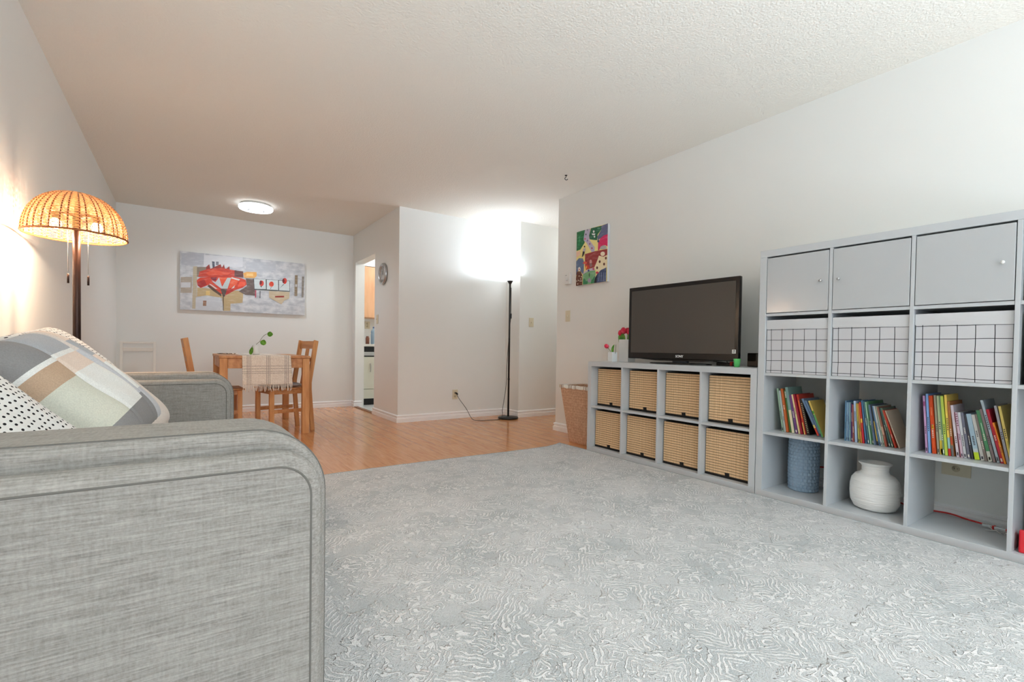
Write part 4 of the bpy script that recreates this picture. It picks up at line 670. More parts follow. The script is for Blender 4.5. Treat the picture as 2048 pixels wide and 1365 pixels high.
GARDEN = [((18,110,58),[0.0,1.0,0.279,1.0,0.24,0.867,0.277,0.769,0.133,0.661,0.0,0.651]),((40,140,80),[0.077,0.91,0.126,0.935,0.095,0.75,0.056,0.734]),((190,182,208),[0.279,1.0,0.456,0.996,0.418,0.874,0.436,0.789,0.601,0.645,0.601,0.563,0.509,0.564,0.343,0.75,0.24,0.815,0.24,0.867]),((25,100,66),[0.474,0.999,0.805,0.99,0.797,0.921,0.691,0.856,0.673,0.758,0.565,0.777,0.436,0.805,0.413,0.875]),((102,107,142),[0.805,0.99,1.0,1.0,1.0,0.813,0.884,0.81,0.779,0.774,0.691,0.745,0.682,0.817,0.797,0.921]),((218,30,98),[1.0,0.813,1.0,0.605,0.919,0.636,0.78,0.613,0.744,0.567,0.709,0.576,0.709,0.713,0.779,0.774,0.884,0.81]),((35,30,80),[0.753,0.727,0.746,0.715,0.728,0.709,0.706,0.712,0.689,0.722,0.682,0.736,0.689,0.749,0.706,0.754,0.728,0.751,0.746,0.741]),((170,172,172),[0.762,0.585,0.797,0.631,0.885,0.64,0.963,0.61,0.983,0.566,0.885,0.57]),((155,50,50),[0.295,0.558,0.637,0.569,0.997,0.561,0.998,0.457,0.885,0.439,0.744,0.475,0.691,0.39,0.637,0.283,0.472,0.278,0.331,0.265,0.294,0.39]),((240,226,188),[0.744,0.475,0.885,0.439,0.998,0.457,0.999,0.247,0.851,0.221,0.745,0.19,0.6,0.276,0.691,0.39]),((240,226,200),[0.929,0.485,0.919,0.467,0.894,0.456,0.859,0.454,0.824,0.464,0.798,0.481,0.789,0.501,0.798,0.519,0.824,0.53,0.859,0.531,0.894,0.522,0.919,0.505]),((95,38,25),[0.801,0.363,0.796,0.348,0.781,0.341,0.762,0.343,0.747,0.354,0.741,0.369,0.747,0.383,0.762,0.391,0.78,0.389,0.796,0.378]),((95,38,25),[0.988,0.403,0.982,0.389,0.968,0.381,0.949,0.383,0.935,0.394,0.929,0.41,0.934,0.424,0.949,0.431,0.967,0.429,0.982,0.418]),((95,38,25),[0.938,0.305,0.932,0.291,0.918,0.283,0.899,0.285,0.885,0.296,0.879,0.311,0.884,0.325,0.899,0.333,0.918,0.331,0.932,0.32]),((95,38,25),[0.725,0.264,0.719,0.249,0.704,0.241,0.685,0.243,0.67,0.254,0.664,0.27,0.67,0.284,0.685,0.292,0.704,0.29,0.719,0.279]),((92,112,146),[0.0,0.459,0.093,0.507,0.228,0.487,0.266,0.414,0.265,0.245,0.236,0.195,0.149,0.267,0.072,0.274,0.002,0.195]),((200,186,202),[0.303,0.247,0.564,0.285,0.637,0.252,0.619,0.222,0.416,0.231,0.245,0.184,0.236,0.206]),((100,46,20),[0.032,0.267,0.169,0.254,0.216,0.176,0.225,0.0,0.006,0.0,0.001,0.141]),((240,235,225),[0.154,0.298,0.145,0.277,0.124,0.265,0.097,0.267,0.076,0.283,0.068,0.307,0.076,0.328,0.098,0.34,0.124,0.338,0.146,0.322]),((190,40,40),[0.126,0.296,0.123,0.286,0.116,0.28,0.106,0.281,0.098,0.288,0.095,0.299,0.098,0.308,0.106,0.314,0.116,0.313,0.124,0.306]),((235,225,205),[0.125,0.173,0.12,0.164,0.106,0.163,0.096,0.17,0.096,0.181,0.106,0.186,0.12,0.183]),((235,225,205),[0.046,0.088,0.04,0.08,0.027,0.078,0.016,0.086,0.016,0.096,0.027,0.101,0.04,0.098]),((235,225,205),[0.105,0.094,0.099,0.085,0.086,0.084,0.075,0.092,0.076,0.102,0.086,0.107,0.099,0.104]),((235,225,205),[0.203,0.155,0.197,0.147,0.184,0.146,0.173,0.153,0.174,0.163,0.184,0.169,0.197,0.165]),((235,225,205),[0.164,0.079,0.158,0.07,0.145,0.069,0.134,0.076,0.134,0.086,0.145,0.092,0.158,0.088]),((235,225,205),[0.085,0.031,0.079,0.022,0.066,0.021,0.055,0.028,0.055,0.039,0.066,0.044,0.079,0.041]),((235,225,205),[0.183,0.114,0.177,0.106,0.164,0.105,0.154,0.112,0.154,0.122,0.164,0.128,0.177,0.124]),((235,225,205),[0.212,0.075,0.206,0.066,0.193,0.065,0.183,0.072,0.183,0.082,0.193,0.088,0.206,0.084]),((116,172,122),[0.236,0.19,0.416,0.236,0.637,0.226,0.655,0.157,0.609,0.001,0.244,0.003]),((42,125,78),[0.245,0.099,0.293,0.116,0.359,0.057,0.415,0.084,0.396,0.002,0.248,0.003]),((42,125,78),[0.527,0.054,0.637,0.138,0.609,0.001,0.508,0.003]),((165,150,175),[0.512,0.061,0.501,0.038,0.474,0.026,0.439,0.029,0.411,0.045,0.4,0.07,0.411,0.092,0.439,0.105,0.474,0.102,0.502,0.085]),((60,90,60),[0.472,0.163,0.468,0.139,0.459,0.125,0.447,0.126,0.438,0.142,0.434,0.167,0.438,0.191,0.447,0.205,0.459,0.204,0.468,0.188]),((60,76,116),[0.982,0.243,0.983,0.001,0.609,0.001,0.637,0.097,0.709,0.157,0.816,0.214]),((18,18,32),[0.609,0.001,0.637,0.086,0.709,0.142,0.691,0.0]),((130,150,190),[0.763,0.178,0.777,0.177,0.766,0.024,0.752,0.025]),((130,150,190),[0.834,0.172,0.848,0.17,0.837,0.018,0.823,0.019]),((130,150,190),[0.904,0.165,0.918,0.164,0.908,0.013,0.894,0.014]),((130,150,190),[0.956,0.16,0.97,0.159,0.96,0.008,0.946,0.009]),((200,40,80),[0.75,0.174,0.742,0.163,0.719,0.158,0.691,0.16,0.669,0.17,0.66,0.182,0.669,0.194,0.691,0.199,0.719,0.197,0.742,0.187]),((55,60,130),[0.459,0.243,0.453,0.23,0.438,0.223,0.42,0.225,0.405,0.234,0.399,0.248,0.405,0.261,0.42,0.268,0.438,0.267,0.453,0.257]),((190,60,100),[0.611,0.254,0.606,0.243,0.591,0.236,0.573,0.238,0.559,0.247,0.553,0.26,0.559,0.271,0.573,0.277,0.591,0.276,0.606,0.267]),((228,92,72),[0.218,0.398,0.304,0.429,0.388,0.391,0.341,0.366]),((205,50,30),[0.303,0.358,0.454,0.342,0.453,0.28,0.341,0.27]),((245,180,60),[0.379,0.308,0.375,0.293,0.366,0.284,0.354,0.286,0.345,0.296,0.341,0.312,0.345,0.327,0.354,0.335,0.366,0.334,0.375,0.324]),((208,152,150),[0.535,0.391,0.527,0.369,0.507,0.356,0.482,0.359,0.461,0.375,0.454,0.399,0.462,0.422,0.482,0.434,0.507,0.431,0.527,0.415]),((150,110,110),[0.546,0.333,0.537,0.313,0.514,0.302,0.485,0.304,0.462,0.32,0.454,0.342,0.462,0.363,0.486,0.374,0.514,0.371,0.537,0.355]),((235,235,235),[0.603,0.919,0.597,0.907,0.583,0.901,0.565,0.903,0.55,0.914,0.545,0.927,0.55,0.94,0.565,0.946,0.583,0.943,0.597,0.933]),((235,235,235),[0.51,0.897,0.628,0.88,0.61,0.857,0.528,0.869]),((235,235,235),[0.626,0.825,0.621,0.815,0.609,0.81,0.593,0.812,0.58,0.82,0.576,0.832,0.58,0.842,0.593,0.847,0.609,0.845,0.621,0.836]),((90,150,120),[0.772,0.95,0.763,0.943,0.74,0.941,0.712,0.945,0.689,0.954,0.68,0.964,0.689,0.97,0.712,0.972,0.74,0.968,0.763,0.96]),((28,24,28),[0.229,0.616,0.295,0.608,0.276,0.56,0.219,0.514,0.2,0.516]),((190,180,190),[0.248,0.668,0.324,0.659,0.295,0.599,0.229,0.618]),((60,40,30),[0.305,0.692,0.301,0.683,0.29,0.678,0.275,0.68,0.264,0.687,0.26,0.698,0.264,0.707,0.276,0.712,0.29,0.71,0.301,0.702]),((240,200,170),[0.006,0.634,0.133,0.64,0.152,0.564,0.015,0.526]),((130,130,135),[0.389,0.978,0.385,0.969,0.375,0.964,0.362,0.966,0.352,0.974,0.348,0.984,0.352,0.994,0.362,0.999,0.375,0.997,0.385,0.989]),((80,70,85),[0.342,0.907,0.338,0.897,0.328,0.892,0.315,0.894,0.305,0.902,0.301,0.913,0.305,0.922,0.315,0.927,0.328,0.926,0.338,0.918]),((210,80,120),[0.317,0.831,0.313,0.821,0.303,0.816,0.29,0.818,0.28,0.825,0.276,0.836,0.28,0.846,0.29,0.851,0.303,0.849,0.313,0.842]),((110,90,150),[0.397,0.789,0.394,0.779,0.383,0.774,0.371,0.776,0.36,0.784,0.356,0.794,0.36,0.804,0.371,0.809,0.383,0.808,0.394,0.8]),((140,80,120),[0.475,0.717,0.471,0.708,0.461,0.702,0.448,0.704,0.438,0.712,0.434,0.722,0.438,0.732,0.448,0.737,0.461,0.736,0.471,0.728]),((180,50,80),[0.548,0.631,0.544,0.621,0.534,0.616,0.522,0.618,0.512,0.625,0.508,0.636,0.512,0.646,0.522,0.651,0.534,0.649,0.544,0.642])]
def canvas(name, label, cat, W, Hc, th, polys, M, base, edge):
    """stretched canvas; local x right, y up, front faces +z; the painted shapes are thin layers of its front"""
    t = thing(name, label, cat); t.matrix_world = M
    MB().box((0,0,-th), (W,Hc,0)).build('canvas', [edge], t, bevel=.0015)
    b = MB(); mats = [base]; b.box((.0,.0,.0), (W,Hc,.0006), 0); idx = {}
    for k, (col, p) in enumerate(polys):
        if col not in idx: idx[col] = len(mats); mats.append(mat('paint_%d_%d_%d' % col, col, .5, bump=.15, bscale=40, col2=tuple(min(255, int(v*.72+70)) for v in col), nscale=9, stretch=(1.5,5,1), ndet=6, ramp=(.5,.78)))
        z = .0007 + k*.00009; pts = [(p[i]*W, p[i+1]*Hc, z) for i in range(0, len(p), 2)]
        b.add(pts, [tuple(range(len(pts)))], idx[col])
    b.build('painting', mats, t, fix=False)
    return t
GREYP = mat('brushed_grey_paint', (180,184,190), .5, col2=(216,217,219), nscale=5, stretch=(2.5,4,1), ndet=7)
CREAMP = mat('yellow_ground', (240,226,150), .5); EDGE = mat('canvas_edge', (216,218,220), .6)
Mx = Matrix(((1,0,0,-.052),(0,0,-1,YB-.036),(0,1,0,1.282),(0,0,0,1)))
canvas('wall_painting', 'wide abstract canvas of a red poppy on grey above the dining table', 'painting', 1.402, .702, .033, POPPY, Mx, GREYP, EDGE)
My = Matrix(((0,0,-1,XW-.030),(-1,0,0,3.655),(0,1,0,1.508),(0,0,0,1)))
canvas('wall_painting', 'small colourful children\'s canvas of hills and mushrooms on right wall', 'painting', .430, .540, .028, GARDEN, My, CREAMP, EDGE)
def plate(label, w, h, kind, M, col=BEIGE_PL):
    """wall plate in local x right, y up, z out"""
    nm = 'light_switch' if kind == 'switch' else 'wall_outlet'
    t = thing(nm, label, 'light switch' if kind == 'switch' else 'outlet'); t.matrix_world = M
    MB().box((-w/2,-h/2,.0003), (w/2,h/2,.006)).build('cover_plate', col, t, bevel=.002)
    if kind == 'switch':
        MB().prism([(-.012,.006),(.012,.006),(.004,.014),(-.004,.016)], -.005, .005, 'x').build('toggle', col, t, bevel=.001)
    else:
        for s in (-1,1):
            r = MB(); r.lathe([(0,0),(.016,0),(.016,.008),(0,.008)], n=24, c=(0,s*.021,0)); o = r.build('socket', mat('socket_face', (196,184,154), .4), t)
            sl = MB(); sl.box((-.007,s*.021-.004,.0081), (-.005,s*.021+.005,.0086)).box((.005,s*.021-.004,.0081), (.007,s*.021+.005,.0086)); sl.build('slots', BLACK, o)
    return t
MR = lambda y, z: Matrix(((0,0,-1,XW),(-1,0,0,y),(0,1,0,z),(0,0,0,1)))
MK = lambda y, z: Matrix(((0,0,-1,XD),(-1,0,0,y),(0,1,0,z),(0,0,0,1)))
MF = lambda x, y, z: Matrix(((1,0,0,x),(0,0,-1,y),(0,1,0,z),(0,0,0,1)))
plate('almond light switch on the right wall under the thermostat', .072, .115, 'switch', MR(3.803,1.214))
plate('almond light switch on the narrow wall beside the kitchen doorway', .072, .115, 'switch', MK(5.985,1.215))
plate('almond light switch right of the white uplighter lamp', .072, .115, 'switch', MF(3.655,Y3,1.208))
ol = plate('almond outlet low on the wall with the black plug in it', .072, .118, 'outlet', MF(2.742,YL,.295))
plate('almond outlet on the wall seen through the bookcase bottom row', .115, .118, 'outlet', MR(.742,.300))
t = thing('thermostat', 'white thermostat on the right wall beside the small colourful painting', 'thermostat'); t.matrix_world = MR(3.797,1.60)
MB().box((-.042,-.060,.0003), (.042,.060,.028)).build('housing', WHITE_PL, t, bevel=.006, seg=3)
d = MB(); d.lathe([(0,0),(.015,0),(.014,.008),(0,.008)], n=24, c=(0,-.012,.028)); d.build('dial', mat('off_white_dial', (205,205,202), .4), t)
MB().box((-.028,.03,.028), (-.004,.036,.0288)).build('display', mat('grey_label', (150,150,150), .4), t)
# clock
t = thing('wall_clock', 'round silver wall clock on the narrow wall by the kitchen doorway', 'clock'); t.matrix_world = MK(5.757,1.758)
c = MB(); c.lathe([(.095,0),(.125,0),(.132,.012),(.128,.028),(.116,.034),(.104,.028),(.098,.014),(.094,.012),(.094,0)], n=56, close=True); c.build('rim', CHROME, t)
c = MB(); c.lathe([(0,0),(.100,0),(.100,.012),(0,.012)], n=48); c.build('face', mat('clock_face', (196,196,192), .4), t)
c = MB()
for k in range(12):
    a = k*PI/6; c.bar((.070*math.sin(a),.070*math.cos(a),.0125), (.086*math.sin(a),.086*math.cos(a),.0125), .004, .001)
c.build('hour_marks', BLACK, t)
c = MB(); c.bar((0,-.015,.014), (.006,.060,.014), .004, .001); c.bar((0,-.006,.0155), (-.020,.038,.0155), .005, .001); c.build('hands', BLACK, t)
# ceiling hook
hk = MB(); hk.lathe([(0,0),(.012,0),(.012,-.004),(.004,-.007),(0,-.007)], n=20)
hk.tube(spline([(0,0,-.006),(.001,-.001,-.016),(-.006,.004,-.024),(-.008,.006,-.034),(.002,-.002,-.044),(.010,-.008,-.040),(.012,-.010,-.034)]), .0032, n=8)
o = hk.build('ceiling_hook', BLACK); tag(o, 'small black swag hook screwed into the ceiling above the right wall end', 'hook', loc=(2.885,3.40,H-.0005))
# ceiling lamp
t = thing('ceiling_light', 'round white flush ceiling light above the dining table', 'ceiling light', (.665,6.20,H))
c = MB(); c.lathe([(0,0),(.150,0),(.150,-.018),(.165,-.02),(.165,-.026),(0,-.026)], n=56); c.build('base', WHITE_PL, t)
LAMPG = mat('lit_diffuser', (255,255,255), .4, emit=(240,247,255), es=1.5)
c = MB(); c.lathe([(0,-.026),(.172,-.026),(.176,-.034),(.176,-.048),(.168,-.060),(.120,-.068),(0,-.071)], n=64); dif = c.build('diffuser', LAMPG, t)
c = MB(); c.lathe([(.076,-.0705),(.084,-.0700),(.084,-.0725),(.076,-.0735)], n=48, close=True); c.build('ring', mat('ring_grey', (110,116,122), .5), dif)
sl = bpy.data.lights.new('dining_lamp', 'SPOT'); sl.energy = 15; sl.spot_size = R(165); sl.spot_blend = .6; sl.shadow_soft_size = .1; sl.color = (.80,.90,1.0)
so = bpy.data.objects.new('dining_lamp', sl); COL.objects.link(so); so.location = (.665,6.20,H-.10)

# ------------------------------------------------------------------ uplighter floor lamp
t = thing('floor_lamp', 'thin black uplighter floor lamp with a white bowl in the corner', 'floor lamp', (3.31,4.925,0))
c = MB(); c.lathe([(0,0),(.118,0),(.124,.004),(.126,.018),(.120,.026),(.02,.031),(0,.032)], n=48); c.build('base', BLACK, t)
c = MB(); c.lathe([(.0115,.028),(.0115,.98),(.0125,.982),(.0125,.99),(.0115,.992),(.0115,1.66),(.014,1.665),(.026,1.685),(.040,1.705),(.036,1.708),(0,1.70)], n=24); c.lathe([(.0118,.48),(.014,.482),(.014,.50),(.0118,.502)], n=16); c.build('pole', BLACK, t)
_n = NT('glowing_bowl', .4, .4); _n.b.inputs['Base Color'].default_value = lin((245,247,250)); _n.b.inputs['Emission Color'].default_value = (1,1,1,1); _n.b.inputs['Emission Strength'].default_value = .6
c = MB(); c.lathe([(0,1.700),(.040,1.703),(.085,1.722),(.118,1.752),(.135,1.790),(.132,1.790),(.114,1.755),(.082,1.727),(.038,1.709),(0,1.707)], n=56); c.build('bowl_shade', _n.m, t)
c = MB(); c.lathe([(0,1.715),(.012,1.717),(.022,1.745),(.014,1.765),(0,1.770)], n=24); c.build('bulb', mat('lit_bulb_white', (255,255,255), .4, emit=(255,255,255), es=12), t)
c = MB(); c.lathe([(0,-.032),(.009,-.03),(.010,.03),(0,.032)], n=14, c=(.016,-.006,1.27)); c.build('cord_switch', BLACK, t)
c = MB(); c.tube(spline([(.013,-.006,1.62),(.016,-.006,1.30),(.010,-.010,1.24),(-.020,-.02,1.0),(-.045,-.02,.62),(-.050,-.018,.40),(-.085,.0,.12),(-.078,.005,.075),(-.105,-.02,.036),(-.135,-.03,.006),(-.30,-.02,.005),(-.42,.0,.006),(-.50,.02,.03),(-.525,.12,.14),(-.545,.255,.24),(-.555,.305,.292),(-.565,.318,.312)]), .0032, n=6); c.build('power_cord', BLACK, t)
c = MB(); c.tube([(-.566,.328,.314),(-.566,.300,.314),(-.560,.292,.308),(-.553,.290,.296)], .009, n=10); c.build('plug', BLACK, t)
point('uplighter_bulb', (3.31,4.925,1.80), 6, (.80,.90,1.0), .03)

# ------------------------------------------------------------------ rattan floor lamp behind the sofa
LX, LY = -.434, 3.115
t = thing('floor_lamp', 'dark floor lamp with a lit rattan dome shade behind the sofa', 'floor lamp', (LX,LY,0))
DARKM = mat('bronze_metal', (52,34,28), .3, metal=.6)
c = MB(); c.lathe([(0,0),(.110,0),(.115,.006),(.112,.018),(.02,.024),(0,.024)], n=40); c.build('base', DARKM, t)
c = MB(); c.lathe([(.0155,.02),(.0155,1.47),(.010,1.475),(.006,1.56),(0,1.562)], n=24); c.build('pole', DARKM, t)
RAT = NT('rattan_cane', .55, .3); _tr = RAT.n('ShaderNodeBsdfTranslucent'); _tr.inputs[0].default_value = lin((250,214,168)); _ms = RAT.n('ShaderNodeMixShader'); _ms.inputs[0].default_value = .32
RAT.b.inputs['Base Color'].default_value = lin((226,184,136)); _out = [x for x in RAT.t.nodes if x.type == 'OUTPUT_MATERIAL'][0]
RAT.l(RAT.b.outputs[0], _ms.inputs[1]); RAT.l(_tr.outputs[0], _ms.inputs[2]); RAT.l(_ms.outputs[0], _out.inputs[0])
RATD = NT('rattan_rib', .55, .3); RATD.b.inputs['Base Color'].default_value = lin((150,88,46))
SR, SH, SZ = .193, .205, 1.375
def dome(w, rr=0):      # w 0 rim .. 1 top
    a = w*PI/2; return (SR+rr)*math.cos(a)**.82 if w < 1 else 0, SZ + (SH+rr)*math.sin(a)
sh = MB(); NRB = 36
for k in range(43):
    w = .006 + k/43*.955; r, z = dome(w); pts = []
    n = NRB*4
    for i in range(n):
        a = 2*PI*i/n; wob = .0022*math.cos(a*NRB/2 + (PI if k % 2 else 0)); pts.append(((r+wob)*math.cos(a), (r+wob)*math.sin(a), z + .0006*math.sin(i*1.7+k)))
    sh.tube(pts, .0022, n=5, cyc=True)
shade = sh.build('lamp_shade', RAT.m, t, fix=False)
rb2 = MB()
for k in range(NRB):
    a = 2*PI*k/NRB + .03*math.sin(k*3); rb2.tube([((dome(j/12, -.0005)[0])*math.cos(a), (dome(j/12, -.0005)[0])*math.sin(a), dome(j/12, -.0005)[1]) for j in range(13)], .0031, n=6)
rb2.tube([(SR*math.cos(2*PI*i/64), SR*math.sin(2*PI*i/64), SZ) for i in range(64)], .0048, n=8, cyc=True)
rb2.lathe([(0,SZ+SH+.003),(.012,SZ+SH+.002),(.014,SZ+SH-.004),(0,SZ+SH-.006)], n=16)
rb2.build('rib_cage', RATD.m, shade)
for sx, sy in ((-.075,.0),(.075,.0)):
    c = MB(); c.tube([(0,0,1.47),(sx*.5,sy*.5,1.482),(sx,sy,1.475)], .006); c.lathe([(.013,1.448),(.015,1.480),(0,1.482)], n=16, c=(sx,sy,0)); so = c.build('socket', DARKM, t)
    c = MB(); c.lathe([(0,1.402),(.014,1.405),(.024,1.420),(.022,1.434),(.012,1.450),(0,1.451)], n=20, c=(sx,sy,0)); c.build('bulb', mat('lit_bulb_warm', (255,240,220), .4, emit=(255,214,160), es=16), t)
    point('rattan_bulb', (LX+sx,LY+sy,1.402), 8, (1.0,.78,.57), .022)
for dx, dy, zb in ((-.028,-.02,1.145),(.045,-.02,1.140)):
    c = MB(); c.tube([(dx,dy,1.43),(dx,dy,zb+.055)], .0013, n=5); pc = c.build('pull_chain', CHROME, t)
    c = MB(); c.lathe([(0,0),(.0045,0),(.0045,.045),(0,.046)], n=12, c=(dx,dy,zb)); c.build('pull_grip', DARKM, pc)

# ------------------------------------------------------------------ sofa
SB = Vector((-.20, 1.88, 0))
sofa = thing('sofa', 'light grey linen sofa with boxy rounded arms against the left wall', 'sofa', SB)
def sw(o): o.location = -SB; return o
SX0, SX1 = XL+.03, .200
def armprof(top, front, r, z0=.10, back=SX0):
    return [(back,z0),(front,z0)] + arc(front-r, top-r, r, 0, PI/2, 10) + [(back,top)]
PIPE = mat('linen_piping', (150,147,142), .9, bump=.3, bscale=300)
SEAM = mat('seam_shadow_cord', (104,101,96), .95)  # dark cord colour stands in for shade in the seam groove
def make_arm(y0, y1):
    a = sw(MB().prism(armprof(.724,SX1,.110), y0+.048, y1-.048, 'y').build('arm', LINEN, sofa, bevel=.016, seg=4))
    for yy in (y0+.066,):
        pp = [(SX1+.0005, yy, .11+.1*k) for k in range(5)] + [(x, yy, z) for x, z in arc(SX1-.110, .724-.110, .1105, 0, PI/2, 12)] + [(SX1-.2-.1*k, yy, .7245) for k in range(6)]
        MB().tube(pp, .0016, n=6).build('seam_cord', SEAM, a)
    for ya, yb_, side in ((y0,y0+.052,-1),(y1-.052,y1,1)):
        p = MB().prism(armprof(.696,SX1-.014,.070), ya, yb_, 'y').build('side_panel', LINEN, a, bevel=.022, seg=6)
        yy = (ya+.0015) if side < 0 else (yb_-.0015); ins = .021
        pp = [(SX1-.014-ins, yy, z) for z in (.11,.2,.3,.4,.5,.58)] + [(x, yy, z) for x, z in arc(SX1-.014-.070, .696-.070, .070-ins, 0, PI/2, 10)] + [(SX1-.2-.1*k, yy, .696-ins) for k in range(6)]
        MB().tube(pp, .0022, n=8).build('seam_cord', SEAM if side < 0 else PIPE, p)
    return a
make_arm(.800, 1.085); make_arm(2.690, 2.975)
sw(MB().box((SX0,1.05,.10), (SX1-.03,2.72,.30)).build('base_frame', LINEN, sofa, bevel=.012))
bk = MB(); bk.prism([(SX0,.28),(SX0+.20,.28),(SX0+.13,.765),(SX0+.02,.765)], 1.05, 2.73, 'y'); sw(bk.build('backrest', LINEN, sofa, bevel=.03, seg=4))
for k in range(2):
    y0 = 1.092+k*.797; sw(MB().box((SX0+.17,y0,.305), (SX1-.005,y0+.788,.455)).build('seat_cushion', LINEN, sofa, bevel=.03, seg=4))
for x in (SX0+.06, SX1-.09):
    for y in (.88, 2.89):
        o = MB().lathe([(0,.0125),(.016,.0125),(.024,.101),(0,.101)], n=20, c=(x,y,0)).build('leg', mat('dark_walnut', (72,48,34), .4), sofa); sw(o)

# ------------------------------------------------------------------ pillows
def pillow(label, Cc, a, b, S1, T, mats, mfn=None, S2=None, sag=0.0, seams=()):
    S2 = S2 or S1
    a = Vector(a).normalized(); b = Vector(b); b = (b - a*a.dot(b)).normalized(); n = a.cross(b)
    M = Matrix.Translation(Vector(Cc)) @ Matrix(((a.x,b.x,n.x,0),(a.y,b.y,n.y,0),(a.z,b.z,n.z,0),(0,0,0,1)))
    mb = MB()
    def f(sgn):
        def g(u, v):
            x = 2*u-1; y = 2*v-1; e = max(0,(1-x**4))*max(0,(1-y**4)); th = T*(e**.55)
            cr = .085*(abs(x)*abs(y))**7; pinch = 1 - .045*(1-abs(x)**2)*abs(y)**3 - cr; pinch2 = 1 - .045*(1-abs(y)**2)*abs(x)**3 - cr
            z = sgn*th + .004*math.sin(5*x+3*y)*e + .0015*math.sin(15*y-6*x)*e - sag*(x*x)*.5
            if sgn > 0:
                for ax, c in seams:
                    q = (x if ax == 'a' else y) - 2*c; z -= .010*math.exp(-(q/.03)**2)*e
            return Vector((x*S1/2*pinch2, y*S2/2*pinch, z))
        return g
    mb.grid(f(1), 64, 64, mfn=mfn); mb.grid(f(-1), 32, 32)
    o = mb.build('throw_pillow', mats, fix=False); o.matrix_world = M
    tag(o, label, 'pillow')
    pp = []
    for k in range(64):
        t = k/16; s = int(t); fr = t-s; x, y = [(fr,0),(1,fr),(1-fr,1),(0,1-fr)][s]; pp.append(f(0)(x, y))
    MB().tube(pp, .0035, n=6, cyc=True).build('piped_seam', mats[0], o)
    return o
def wool(nm, c): return mat('wool_'+nm, c, .95, spec=.1, col2=tuple(min(255,int(v*1.07)) for v in c), nscale=300, bump=.35, bscale=260)
PL = [wool('beige', (212,202,194)), wool('dark_grey', (140,138,138)), wool('grey', (168,171,175)), wool('white', (224,224,220)), wool('tan', (186,160,136)), wool('cream', (206,206,192)), wool('blush', (222,204,190)), wool('silver', (190,191,195))]
def plaid(u, v):
    al, be = u-.5, v-.5
    if be > .46: return 0
    if be < -.21:
        return 1 if al < -.22 else 3 if al < -.195 else 4 if al < -.06 else 5 if al < .28 else 1
    if be < .15:
        return 2 if al < -.23 else 3 if al < -.205 else 6 if al < -.08 else 3 if al < .28 else 1
    if be < .23: return 0 if al < -.2 else 7 if al < .25 else 1
    return 6 if al < -.30 else 2 if al < -.12 else 6 if al < -.04 else 3 if al < .22 else 7
pillow('large plaid pillow in grey, white and tan resting on the sofa', (-.275,1.98,.706), (.74,0,-.67), (.12,.95,.15), .47, .085, PL, plaid, seams=(('b',-.21),('b',.15),('b',.23)))
_n = NT('dotted_cotton', .9, .1); _tc = _n.n('ShaderNodeTexCoord'); _mp = _n.n('ShaderNodeMapping'); _mp.inputs['Scale'].default_value = (68,56,0); _n.l(_tc.outputs['Object'], _mp.inputs[0])
_v = _n.n('ShaderNodeTexVoronoi'); _v.voronoi_dimensions = '2D'; _v.inputs['Scale'].default_value = 1; _v.inputs['Randomness'].default_value = .35; _n.l(_mp.outputs[0], _v.inputs['Vector'])
_d = _n.math('LESS_THAN', _v.outputs['Distance'], .21); _n.l(_n.mix(_d, (228,226,222), (34,32,34)), _n.b.inputs['Base Color']); _n.bump(_v.outputs['Distance'], .3, .004); DOTS = _n.m
pillow('white pillow with small black ticks, tucked behind the large plaid pillow', (-.335,2.44,.742), (.70,0,-.70), (.1,.92,.1), .44, .07, [DOTS])
pillow('white pillow with black specks at the left edge, in front of plaid pillow', (-.40,1.46,.668), (.72,.0,-.69), (.05,.90,.42), .46, .06, [DOTS])
pillow('plain beige pillow, only its edge showing behind the plaid pillow', (-.245,2.10,.680), (.74,0,-.67), (.12,.95,.15), .46, .075, [PL[0]])

# ------------------------------------------------------------------ dining corner
TX0, TX1, TY0, TY1, TZ = .250, 1.022, 5.030, 6.230, .765
t = thing('dining_table', 'honey pine dining table with a woven runner under the poppy painting', 'table', ((TX0+TX1)/2,(TY0+TY1)/2,0))
def loc(o, base): o.location = (-base[0],-base[1],-base[2]); return o
tb = t.location
loc(MB().box((TX0,TY0,TZ-.024), (TX1,TY1,TZ)).build('tabletop', WOODX, t, bevel=.004), tb)
for x in (TX0+.006, TX1-.070):
    for y in (TY0+.006, TY1-.070): loc(MB().box((x,y,0), (x+.064,y+.064,TZ-.0245)).build('leg', WOOD, t, bevel=.004), tb)
for lo, hi in (((TX0+.071,TY0+.014),(TX1-.071,TY0+.034)), ((TX0+.071,TY1-.034),(TX1-.071,TY1-.014)), ((TX0+.014,TY0+.071),(TX0+.034,TY1-.071)), ((TX1-.034,TY0+.071),(TX1-.014,TY1-.071))):
    loc(MB().box((lo[0],lo[1],TZ-.117), (hi[0],hi[1],TZ-.025)).build('apron', WOODX, t, bevel=.002), tb)
